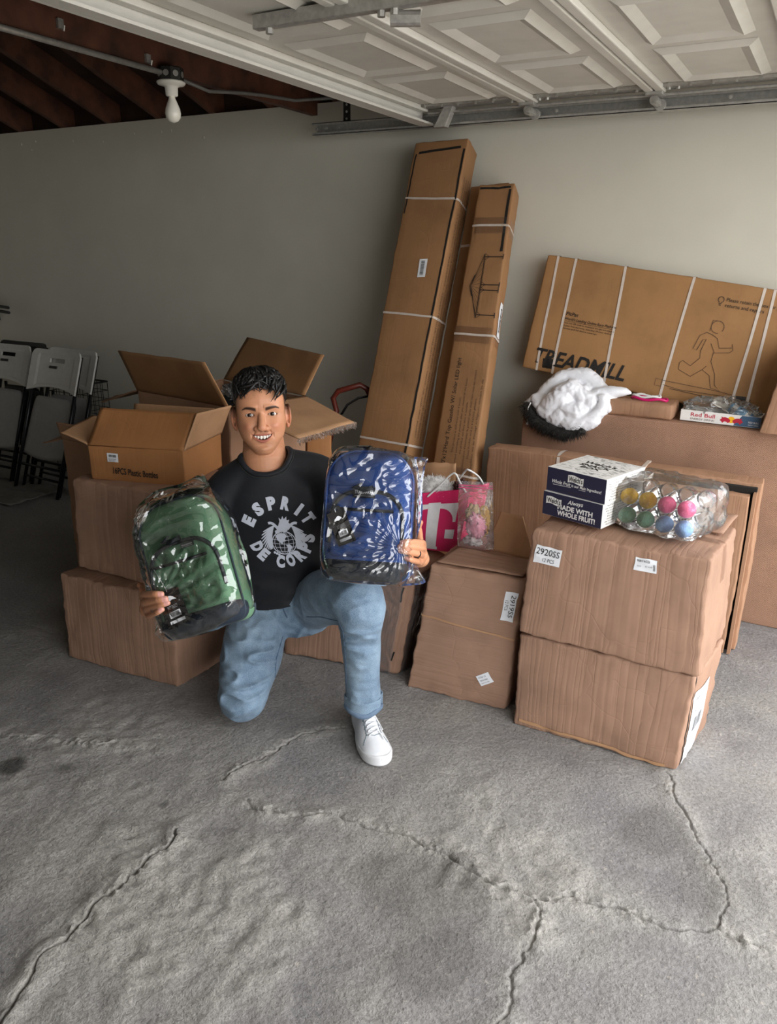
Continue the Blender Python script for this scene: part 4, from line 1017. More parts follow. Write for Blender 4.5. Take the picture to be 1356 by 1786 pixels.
def facecol(p):
    x, f, z = p; ax_ = abs(x); c = SK.copy()
    def mixc(col, k): nonlocal c; c = c.lerp(col, min(1, max(0, k)))
    mixc(SKR, 0.5 * g2(ax_, z, 0.043, -0.035, 0.018, 0.016) + 0.45 * g2(x, z, 0, -0.04, 0.014, 0.010) + (0.5 if ax_ > 0.074 else 0))
    if f > 0.02:
        mixc(STB_SHADE, 0.32 * g2(x, z, 0, -0.0545, 0.022, 0.0060) + 0.18 * g2(ax_, z, 0.02, -0.095, 0.030, 0.020))
        u_, l_ = zu(ax_), zl(ax_)
        if ax_ < 0.031:
            if u_ <= z < u_ + 0.0058 * (1 - (ax_ / 0.032) ** 2): mixc(LIP, 0.85)
            if l_ - 0.0085 * (1 - (ax_ / 0.032) ** 2) < z <= l_: mixc(LIP, 0.85)
            if l_ < z < u_ and ax_ < 0.0287: mixc(MOU, 1.0)
        t = (ax_ - 0.0125) / 0.041                       # eyebrows
        if 0 < t < 1:
            zc = 0.0140 + 0.0062 * math.sin(min(1, t * 1.15) * PI * 0.62) - (0.004 * max(0, t - 0.75) * 4); hw = 0.0066 * (1 - 0.68 * t ** 2.2)
            mixc(HAIRC, 0.95 * max(0, 1 - (abs(z - zc) / hw) ** 3) * (1 if t > 0.06 else t / 0.06))
        mixc(STB_SHADE * 0.7, 0.40 * g2(ax_, z, EX, -0.001, 0.017, 0.0075))  # shade under the brows painted into the skin around the eyes
    # faded sides and sideburns
    if ax_ > 0.058 and f < 0.052 and z > -0.012: mixc(HAIRC, 0.85 * min(1, (z + 0.012) / 0.03) * min(1, (0.052 - f) / 0.010))
    if f < -0.03 and z > -0.05: mixc(HAIRC, 0.9)
    return c
def skinmat():
    b = N('skin'); at = b.n('Attribute', attribute_name='Col'); tc = b.n('TexCoord')
    nz = b.n('TexNoise', {'Vector': tc.outputs['Object'], 'Scale': 90.0, 'Detail': 4.0})
    col = b.mix(0.10, at.outputs['Color'], b.ramp(nz.outputs[0], [(0.3, (0.5, 0.4, 0.35, 1)), (0.7, (1, 1, 1, 1))]), 'MULTIPLY')
    n2_ = b.n('TexNoise', {'Vector': tc.outputs['Object'], 'Scale': 700.0, 'Detail': 2.0}); bp = b.n('Bump', {'Height': n2_.outputs[0], 'Strength': 0.12, 'Distance': 0.001})
    p = b.n('BsdfPrincipled', {'Base Color': col, 'Roughness': 0.48, 'Normal': bp.outputs[0], 'Subsurface Weight': 0.12, 'Subsurface Radius': (0.012, 0.005, 0.003), 'Subsurface Scale': 0.5})
    b.surf(p.outputs[0]); return b.m
body_v = []; body_f = []; body_c = []
def put(vs, fs, cols):
    n = len(body_v); body_v.extend(vs); body_f.extend(tuple(i + n for i in q) for q in fs); body_c.extend(cols)
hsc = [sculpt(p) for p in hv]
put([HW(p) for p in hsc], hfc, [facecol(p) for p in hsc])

# ---- trunk, arms and legs under the clothes
tm = MB(); torso(tm, -0.006, False)
limb(tm, [shR, elbR, wriR], [0.052, 0.042, 0.028]); limb(tm, [shL, elbL, wriL], [0.052, 0.042, 0.028])
limb(tm, [hipR + ZX * 0.02, kneeR], [0.068, 0.050]); limb(tm, [kneeR, ankR], [0.05, 0.036]); limb(tm, [hipL + ZX * 0.02, hipL.lerp(kneeL, 0.5) + ZX * 0.02, kneeL, ankL], [0.062, 0.060, 0.050, 0.036])
tv, tf = wrap_remesh(tm, 0.010, 3); put(tv, tf, [SK] * len(tv))

# ---- hands closed on the edges of the bags
def hand(wrist, mcps, chains, thumb, palm_out):
    m = MB()
    limb(m, [wrist.lerp(palm_out, 0.35), wrist], [0.031, 0.026])
    for mc in mcps: limb(m, [wrist, mc], [0.018, 0.0115], 0, 3)
    m.sphere(sum(mcps, V()) / 4 * 0.6 + wrist * 0.4, 0.021, 14, 10)
    for ch, r in zip(chains, (0.0090, 0.0094, 0.0090, 0.0080)):
        limb(m, ch, [r * 1.15] + [r * 1.06, r, r * 0.86][:len(ch) - 1], 0, 4)
    limb(m, thumb, [0.0150, 0.0115, 0.0105, 0.0085], 0, 4)
    return m
NAIL = V(lin('#d39a8e')[:3]); KN = V(lin('#a8654a')[:3])
def hand_put(m, tips, out):
    hv_, hf_ = wrap_remesh(m, 0.0019, 4, 0.5); cols = []
    for p in hv_:
        c = SK
        for tip, back in tips:
            q = (p - tip).dot(back)
            if (p - tip).length < 0.0125 and (p - tip).dot(out) > 0.0036: c = NAIL
        cols.append(c)
    put(hv_, hf_, cols)
D4 = lambda a: [V(p) for p in a]
RA = [D4([(-1.679, 1.497, 0.519), (-1.606, 1.435, 0.568), (-1.530, 1.408, 0.598), (-1.511, 1.415, 0.600)]), D4([(-1.671, 1.494, 0.500), (-1.598, 1.429, 0.547), (-1.518, 1.407, 0.584), (-1.497, 1.415, 0.589)]),
      D4([(-1.662, 1.492, 0.482), (-1.588, 1.428, 0.530), (-1.510, 1.406, 0.570), (-1.490, 1.415, 0.577)]), D4([(-1.653, 1.491, 0.466), (-1.581, 1.431, 0.510), (-1.519, 1.402, 0.547), (-1.506, 1.408, 0.556)])]
RT_ = D4([(-1.686, 1.516, 0.485), (-1.694, 1.514, 0.523), (-1.693, 1.511, 0.546), (-1.693, 1.501, 0.552)])
rh = hand(wriR, [c[0] for c in RA], RA, RT_, elbR); hand_put(rh, [(c[-1], V()) for c in RA], -BK)
LA = [D4([(-0.967, 1.945, 0.687), (-0.930, 1.859, 0.725), (-0.938, 1.796, 0.746), (-0.953, 1.787, 0.744)]), D4([(-0.963, 1.941, 0.672), (-0.925, 1.853, 0.712), (-0.939, 1.787, 0.735), (-0.955, 1.778, 0.734)]),
      D4([(-0.965, 1.934, 0.654), (-0.928, 1.845, 0.695), (-0.937, 1.785, 0.720), (-0.953, 1.777, 0.722)]), D4([(-0.967, 1.925, 0.635), (-0.934, 1.843, 0.672), (-0.931, 1.798, 0.693), (-0.941, 1.789, 0.698)])]
LT_ = D4([(-0.988, 1.963, 0.670), (-0.986, 1.956, 0.713), (-0.985, 1.947, 0.736), (-0.977, 1.946, 0.752)])
lh = hand(wriL, [c[0] for c in LA], LA, LT_, elbL); hand_put(lh, [(c[-1], V()) for c in LA], -BK)
bo = mobj('body', body_v, body_f, skinmat(), man, smooth=True)
ca = bo.data.attributes.new('Col', 'FLOAT_COLOR', 'POINT'); ca.data.foreach_set('color', [k for c in body_c for k in (c.x, c.y, c.z, 1.0)])
# black ring on the ring finger
rc = LA[2][1].lerp(LA[2][2], 0.12); rax = (LA[2][2] - LA[2][1]).normalized()
MB().lathe([(0.0098, -0.003), (0.0112, -0.003), (0.0112, 0.003), (0.0098, 0.003)], rc, rax, 20).obj('finger_ring', M['black'], man, smooth=True, label='black ring')

# ---- eyes and teeth
SCL = plain('eye_white', '#d9d2cb', 0.2, var=0.02); IRI = plain('iris_brown', '#2a1710', 0.15, var=0.1); PUP = plain('pupil', '#050404', 0.1)
for s_ in (-1, 1):
    c = V((s_ * EX, EF, 0.0)); gz_dir = V((0.0, 1, 0.0)).normalized()
    m = MB().lathe([(ER * math.sin(a), ER * math.cos(a)) for a in [PI * k / 18 for k in range(19)]], (0, 0, 0), (0, 1, 0), 24)
    e = mobj('eye', [HW(c + p) for p in m.v], m.f, SCL, man, smooth=True)
    for nm, r0, k, mt in (('iris', 0.0064, 1.012, IRI), ('pupil', 0.0026, 1.02, PUP)):
        prof = [(ER * k * math.sin(a), ER * k * math.cos(a)) for a in [math.asin(r0 / ER) * j / 6 for j in range(7)]]
        m = MB().lathe(prof, (0, 0, 0), gz_dir, 20); mobj(nm, [HW(c + p) for p in m.v], m.f, mt, e, smooth=True)
m = MB(); TEE = plain('teeth', '#ece4d8', 0.25, var=0.03)
tw = [0.0092, 0.0074, 0.0078, 0.0062]; xx = 0.0
for i, w_ in enumerate(tw):
    for s_ in (-1, 1):
        cx_ = s_ * (xx + w_ / 2); fy = 0.0845 - 14.0 * cx_ ** 2; hh = (0.0062, 0.0056, 0.0058, 0.0048)[i]; zz = zu(abs(cx_)) - hh * 0.62
        m.sphere((cx_, fy, zz), (w_ * 0.52, 0.0034, hh), 12, 10)
    xx += w_
m.v = [HW(p) for p in m.v]; m.obj('teeth', TEE, man, smooth=True)

# ---- hair: a close cap plus wavy locks swept forward and to the sides
hc_ = V((0, -0.008, 0.036)); hr_ = V((0.0800, 0.1010, 0.0910))
def hp(az, el, k=1.0): # az 0 = front, + = viewer's right
    return hc_ + V((hr_.x * math.sin(az) * math.cos(el), hr_.y * math.cos(az) * math.cos(el), hr_.z * math.sin(el))) * k
def hairline(az):
    a = abs(az)
    if a < 0.75: return 0.40 + 0.07 * math.cos(az * 3.5)
    if a < 1.25: return 0.42 - (a - 0.75) * 0.75
    return max(-0.35, 0.045 - (a - 1.25) * 0.25)
m = MB(); na, ne = 90, 40; vs = []
for j in range(ne + 1):
    for i in range(na):
        az = -PI + 2 * PI * i / na; lo = hairline(az); el = lo + (PI / 2 - lo) * j / ne
        kk = 1.0 + 0.14 * max(0, math.sin(el)) ** 0.8 * min(1, j / 10) + 0.02 * noise.noise(V((az * 3, el * 4, 0))) * min(1, j / 6)
        if abs(az) > 1.0: kk = lerp(0.985, kk, min(1, max(0, (el - 0.15) / 0.55)))
        if j == 0: kk -= 0.045
        vs.append(HW(hp(az, el, kk)))
fs = [(j * na + i, j * na + (i + 1) % na, (j + 1) * na + (i + 1) % na, (j + 1) * na + i) for j in range(ne) for i in range(na)]
m.add(vs, fs); r = random.Random(11)
for k in range(420):
    az0 = r.uniform(-2.4, 2.4); el0 = r.uniform(0.75, 1.45)
    part = 0.30
    side = 1 if az0 > part else -1
    az1 = (r.uniform(-1.15, 0.45) if side < 0 else r.uniform(0.25, 1.25)) if abs(az0) < 1.7 else az0 + r.uniform(-0.3, 0.3)
    lo = hairline(az1); el1 = lo + r.uniform(-0.16, 0.40) * (1 if abs(az1) < 0.9 else 0.9) + (0.12 if abs(az1) > 1.0 else 0)
    if side > 0 and 0.25 < az1 < 0.6: el1 -= r.uniform(0, 0.30)
    if side < 0 and -1.0 < az1 < -0.45: el1 -= r.uniform(0, 0.22)
    ph = r.uniform(0, 6.28); wv = r.uniform(0.05, 0.17); fr_ = r.uniform(3, 7); top = r.uniform(1.10, 1.27); pts = []; n_ = 14
    for q in range(n_ + 1):
        t = q / n_; az = lerp(az0, az1, t) + wv * math.sin(ph + fr_ * t); el = lerp(el0, el1, t ** 1.15) + wv * 0.5 * math.cos(ph + fr_ * t)
        kk = lerp(1.05, top, math.sin(min(1, t * 1.2) * PI / 2)) if t < 0.75 else lerp(top, 1.01, (t - 0.75) / 0.25 * 0.8)
        if abs(az) > 1.05: kk = min(kk, 1.0 + 0.13 * max(0, min(1, (el - 0.12) / 0.5)))
        pts.append(HW(hp(az, el, kk)))
    rad = r.uniform(0.0028, 0.0078)
    m.tube(pts, [rad * (0.5 + 0.5 * math.sin(PI * min(1, (q + 1) / (n_ * 0.7)))) if q < n_ * 0.6 else rad * max(0.08, 1 - (q / n_ - 0.6) / 0.42) for q in range(n_ + 1)], 5)
HAIR = plain('black_hair', '#0d0b0a', 0.5, var=0.2, scale=300)
m.obj('hair', HAIR, man, smooth=True)

# ---- T-shirt
sm = MB(); torso(sm, 0.010)
midR = shR.lerp(elbR, 0.62); midL = shL.lerp(elbL, 0.62)
limb(sm, [neck + (shR - neck) * 0.30 + ZX * 0.004, shR, midR], [0.060, 0.070, 0.068]); limb(sm, [neck + (shL - neck) * 0.30 + ZX * 0.004, shL, midL], [0.060, 0.070, 0.068])
sv, sf = wrap_remesh(sm, 0.0075, 8, 0.5)
def wrinkle(p):
    d = noise.noise_vector(p * 6) * 0.004
    t = (p - pelvis).dot((neck - pelvis).normalized()) / (neck - pelvis).length
    k = max(0.15, 1 - abs(t - 0.15) / 0.45)
    w = (1 - abs(noise.noise(V((p.dot(SX) * 7, p.dot(BX) * 7, p.z * 24)) + V((4, 1, 2))))) ** 2
    return p + d - BK * 0.008 * (w - 0.45) * k
sv = [wrinkle(p) for p in sv]
cax = (-BX * 0.50 + ZX * 0.86).normalized(); c1 = SX; c2 = cax.cross(c1).normalized(); c0_ = V((-1.503, 1.884, 0.918)); RXc, RYc = 0.0800, 0.0720
def inside(p, k=1.0):
    d = p - c0_; return (d.dot(c1) / (RXc * k)) ** 2 + (d.dot(c2) / (RYc * k)) ** 2 < 1 and d.dot(cax) > -0.14
bvh_s = BVHTree.FromPolygons(sv, sf)
ring_pts = []
for k in range(48):
    a = 2 * PI * k / 48; o_ = c0_ + c1 * RXc * math.cos(a) + c2 * RYc * math.sin(a) + cax * 0.30
    hit = bvh_s.ray_cast(o_, -cax); ring_pts.append(hit[0] if hit[0] is not None else o_ - cax * 0.30)
keep = [q for q in sf if not all(inside(sv[i], 0.97) for i in q)]
# hem: cut the shirt off below the hips
hem_up = (neck - pelvis).normalized()
def hem_d(p): return (p - pelvis).dot(hem_up) - 0.062 - 0.10 * (p - pelvis).dot(SX)
keep = [q for q in keep if not all(hem_d(sv[i]) < 0.0 for i in q)]
sv = [p - hem_up * hem_d(p) if -0.05 < hem_d(p) < 0 else p for p in sv]
def fabric(name, color, rough, scale, bump, dark=0.75):
    b = N(name); tc = b.n('TexCoord'); c = lin(color); P = tc.outputs['Object']
    n1 = b.n('TexNoise', {'Vector': P, 'Scale': 9.0, 'Detail': 4.0}); n2 = b.n('TexNoise', {'Vector': P, 'Scale': scale, 'Detail': 3.0})
    col = b.ramp(n1.outputs[0], [(0.3, tuple(x * dark for x in c[:3]) + (1,)), (0.7, c)])
    bp = b.n('Bump', {'Height': n2.outputs[0], 'Strength': bump, 'Distance': 0.002})
    p = b.n('BsdfPrincipled', {'Base Color': col, 'Roughness': rough, 'Normal': bp.outputs[0], 'Sheen Weight': 0.05, 'Specular IOR Level': 0.35}); b.surf(p.outputs[0]); return b.m
SHIRT = fabric('black_jersey', '#1b1d23', 0.62, 500, 0.25)
so = mobj('t_shirt', sv, keep, SHIRT, man, smooth=True)
so.modifiers.new('t', 'SOLIDIFY').thickness = 0.0015
MB().tube([p + cax * 0.003 for p in ring_pts], 0.0085, 8, closed=True, flat=0.55, up=cax).obj('collar', SHIRT, so, smooth=True)
MB().tube([p + cax * 0.002 - (p - c0_).normalized() * 0.0 for p in [c0_ + (q - c0_) * 1.13 for q in ring_pts]], 0.001, 5, closed=True).obj('collar_seam', plain('seam_thread', '#3a3a34', 0.7), so, smooth=True)

# ---- print on the chest: letters on a ring, winged globe in the middle
pc = V((-1.370, 1.740, 0.692)) - BK * 0.25; mpp = 2.315 / 1347.0       # metres per design unit
bvh_k = BVHTree.FromPolygons(sv, keep)
def chest(a, b, off):
    o_ = pc + RT * (a * mpp) + UPV * (b * mpp); h = bvh_k.ray_cast(o_, BK)
    return (h[0] if h[0] is not None else o_ + BK * 0.21) - BK * off
WPR = plain('white_screen_print', '#d9deec', 0.55, var=0.03)
def cprint(name, parts, off=0.0016, mat=None):
    v2, f2 = join2d(parts); v2, f2 = fine(v2, f2, 6.0); mobj(name, [chest(a, b, off) for a, b in v2], f2, mat or WPR, so)
def ring_letter(ch, ang, bottom):
    R_ = 62.0 if not bottom else 43.0; a = math.radians(ang); h = 21.0
    w = {'I': 7.0}.get(ch, 16.0)
    rot = a - PI / 2 if not bottom else a + PI / 2
    if bottom: R_ = 60.0
    cx_, cy_ = math.cos(a) * (R_ - 10 if not bottom else R_), math.sin(a) * (R_ - 10 if not bottom else R_)
    if bottom: R0 = 60.0
    return place_text(ch, cx_, cy_, h, w, rot, 'C', bold=0.07)
for ch, an in (('E', 152), ('S', 126), ('P', 101), ('R', 77), ('I', 53), ('T', 33)): cprint('print_letter', [ring_letter(ch, an, False)])
for ch, an in (('D', 204), ('E', 226), ('C', 266), ('O', 288), ('R', 311), ('P', 333), ('S', 355)): cprint('print_letter', [ring_letter(ch, an, True)])
gx, gy, gr = 6, -13, 22
gl_ = [stroke2d(circ(gx, gy, gr, 36), 1.6)]
for k in (-0.66, -0.33, 0, 0.33, 0.66):
    hw = gr * math.sqrt(1 - k * k); gl_.append(stroke2d([(gx - hw + 2 * hw * i / 10, gy + gr * k - 2.5 * (1 - (2 * i / 10 - 1) ** 2)) for i in range(11)], 0.8))
    if abs(k) < 0.7: gl_.append(stroke2d([(gx + gr * k * 1.2 * math.cos((i / 10 - 0.5) * PI), gy + gr * math.sin((i / 10 - 0.5) * PI)) for i in range(11)], 0.8))
gl_.append(poly_ := ([(gx - 15, gy + 14), (gx - 6, gy + 19), (gx + 3, gy + 18), (gx + 6, gy + 12), (gx + 2, gy + 8), (gx + 3, gy + 3), (gx - 2, gy + 2), (gx - 3, gy - 3), (gx - 8, gy + 1), (gx - 12, gy + 5)], [tuple(range(10))]))
gl_.append(([(gx + 3, gy - 4), (gx + 10, gy - 3), (gx + 15, gy - 8), (gx + 12, gy - 13), (gx + 8, gy - 20), (gx + 5, gy - 15), (gx + 6, gy - 10)], [tuple(range(7))]))
cprint('globe_print', gl_, 0.0020)
for s_ in (-1, 1):
    wings = []
    for k in range(11):       # layered feathers
        t = k / 10; a0 = math.radians(100 - 10 * t); x0 = gx + s_ * (13 + 10 * t ** 0.6); y0 = gy + 34 - 26 * t
        L_ = 17 + 17 * math.sin(PI * min(1, 0.2 + t * 0.75)); an = math.radians(-28 - 62 * t) if s_ > 0 else math.radians(180 + 28 + 62 * t)
        bx_ = [(x0 + math.cos(an) * L_ * i / 8 * 1.0, y0 + math.sin(an) * L_ * i / 8 - 2.5 * math.sin(PI * i / 8) * 0) for i in range(9)]
        wv_ = [0.6 + 2.5 * math.sin(PI * min(1, 0.18 + 0.72 * i / 8)) for i in range(9)]
        nx_, ny_ = -math.sin(an), math.cos(an)
        v_ = [(x + nx_ * w / 2, y + ny_ * w / 2) for (x, y), w in zip(bx_, wv_)] + [(x - nx_ * w / 2, y - ny_ * w / 2) for (x, y), w in zip(bx_, wv_)]
        wings.append((v_, [(i, i + 1, i + 10, i + 9) for i in range(8)]))
    wings.append(stroke2d([(gx + s_ * (8 + 2 * i), gy + 26 + 12 * math.sin(i / 9 * PI * 0.62)) for i in range(10)], 5.0))
    cprint('wing_print', wings, 0.0016)
eag = [([(-6, 18), (-2, 22), (1, 30), (0, 37), (4, 33), (7, 40), (9, 34), (14, 39), (14, 32), (19, 33), (17, 27), (21, 25), (16, 20), (14, 12), (8, 8), (4, 12), (-3, 10), (-8, 6), (-9, 12), (-5, 14)], [tuple(range(20))])]
eag = [([(x, y - 2) for x, y in eag[0][0]], eag[0][1])]
cprint('eagle_head_print', eag, 0.0026)
tal = []
for s_ in (-1, 1):
    for k in range(3): tal.append((circ(gx + s_ * (10 + 4 * k) - 1, gy - gr - 1 + 2.2 * k, 2.4, 8)[:-1], [tuple(range(8))]))
cprint('talon_print', tal, 0.0022)

# ---- jeans
jm = MB()
up_ = (neck - pelvis).normalized()
ringloft(jm, [(pelvis - ZX * 0.085, SX * 0.150, BX * 0.105), (pelvis - ZX * 0.03, SX * 0.170, BX * 0.118), (pelvis + up_ * 0.05, SX * 0.166, BX * 0.112), (pelvis + up_ * 0.085, SX * 0.158, BX * 0.106)])
limb(jm, [hipR - SX * 0.005, hipR.lerp(kneeR, 0.5) - BX * 0.012, kneeR + ZX * 0.016], [0.100, 0.104, 0.083])
limb(jm, [kneeR, kneeR.lerp(ankR, 0.5), ankR], [0.070, 0.066, 0.056])
limb(jm, [hipL, hipL.lerp(kneeL, 0.5) + ZX * 0.028, kneeL, kneeL.lerp(ankL, 0.35), kneeL.lerp(ankL, 0.75), ankL + ZX * 0.02], [0.098, 0.096, 0.084, 0.063, 0.056, 0.057])
jv, jf = wrap_remesh(jm, 0.0065, 6, 0.5)
sh_dir = (ankL - kneeL).normalized()
def jw(p):
    d = noise.noise_vector(p * 7) * 0.0035
    # folds radiating from the crotch, behind the knees and at the cuff
    k1 = math.exp(-((p - (pelvis - BX * 0.12 - ZX * 0.06)).length / 0.14) ** 2); k2 = math.exp(-((p - kneeL - sh_dir * 0.09).length / 0.10) ** 2); k3 = math.exp(-((p - ankL).length / 0.09) ** 2); k4 = math.exp(-((p - kneeR - ZX * 0.10).length / 0.13) ** 2)
    w1 = 1 - abs(noise.noise(V((p.dot(SX) * 26, p.z * 9, p.dot(BX) * 9)))); w2 = 1 - abs(noise.noise(V((p.x * 9, p.y * 9, p.z * 30)))); w4 = 1 - abs(noise.noise(V((p.dot(SX) * 10, p.dot(BX) * 10, p.z * 28)) + V((3, 3, 3))))
    return p + d - BK * (0.022 * (w1 ** 2 - 0.5) * k1 + 0.030 * (w2 ** 3 - 0.4) * (k2 + k3) + 0.024 * (w4 ** 3 - 0.4) * (k4 + 0.35))
jv = [jw(p) for p in jv]
jv = [V((p.x, p.y, max(p.z, 0.004))) for p in jv]
def denim():
    b = N('light_denim'); tc = b.n('TexCoord'); P = tc.outputs['Object']
    n1 = b.n('TexNoise', {'Vector': P, 'Scale': 6.0, 'Detail': 4.0}); n2 = b.n('TexNoise', {'Vector': P, 'Scale': 420.0, 'Detail': 2.0}); n3 = b.n('TexNoise', {'Vector': P, 'Scale': 30.0, 'Detail': 5.0})
    col = b.ramp(n1.outputs[0], [(0.30, lin('#52687f')), (0.5, lin('#70889d')), (0.70, lin('#8ea4b6'))])
    col = b.mix(0.35, col, b.ramp(n2.outputs[0], [(0.35, lin('#536a82')), (0.65, lin('#a4b6c5'))]))
    col = b.mix(0.2, col, b.ramp(n3.outputs[0], [(0.35, lin('#435a73')), (0.65, lin('#95a9ba'))]))
    bp = b.n('Bump', {'Height': n2.outputs[0], 'Strength': 0.55, 'Distance': 0.002})
    p = b.n('BsdfPrincipled', {'Base Color': col, 'Roughness': 0.8, 'Normal': bp.outputs[0], 'Sheen Weight': 0.08, 'Specular IOR Level': 0.25}); b.surf(p.outputs[0]); return b.m
DEN = denim()
jo = mobj('jeans', jv, jf, DEN, man, smooth=True)
bvh_j = BVHTree.FromPolygons(jv, jf)
THR = plain('denim_stitch', '#536880', 0.8); THL = plain('denim_hem', '#64788f', 0.8)
def seam(name, pts, rad, mat, n=8):
    Q = []
    P = [V(p) for p in pts]
    for i in range(len(P) - 1):
        for k in range(n):
            h = bvh_j.ray_cast(V((0, 0, 1.5)), (P[i].lerp(P[i + 1], k / n) - V((0, 0, 1.5))).normalized())
            if h[0] is not None and (not Q or (h[0] - Q[-1]).length < 0.05): Q.append(h[0] - BK * rad * 0.4)
    if len(Q) > 2: MB().tube(Q, rad, 6).obj(name, mat, jo, smooth=True)
seam('fly_seam', [(-1.476, 1.901, 0.412), (-1.456, 1.895, 0.366), (-1.439, 1.893, 0.339)], 0.0020, THR)
seam('inseam', [(-1.445, 1.870, 0.283), (-1.451, 1.839, 0.210), (-1.441, 1.809, 0.118), (-1.441, 1.787, 0.059)], 0.0018, THR)
seam('inseam', [(-1.385, 1.927, 0.347), (-1.292, 1.875, 0.392), (-1.241, 1.899, 0.380), (-1.223, 1.898, 0.351), (-1.199, 1.878, 0.263), (-1.182, 1.854, 0.175)], 0.0018, THR)
cu_c = ankL - ZX * 0.045
m = MB(); cr = []
for k in range(28):
    a = 2 * PI * k / 28; cr.append(ankL + SX * 0.058 * math.cos(a) + BX * 0.060 * math.sin(a) - ZX * (0.012 + 0.006 * math.sin(a * 3)))
m.tube(cr, 0.006, 8, closed=True, flat=1.6); m.obj('cuff_hem', THL, jo, smooth=True)
m = MB().grid(lambda u, v: ankL + SX * (0.0565 + 0.003 * math.sin(u * 50)) * math.cos(u * 2 * PI) + BX * 0.058 * math.sin(u * 2 * PI) + ZX * (0.03 - 0.044 * v), 40, 6); o = m.obj('cuff', DEN, jo, smooth=True); o.modifiers.new('t', 'SOLIDIFY').thickness = 0.003

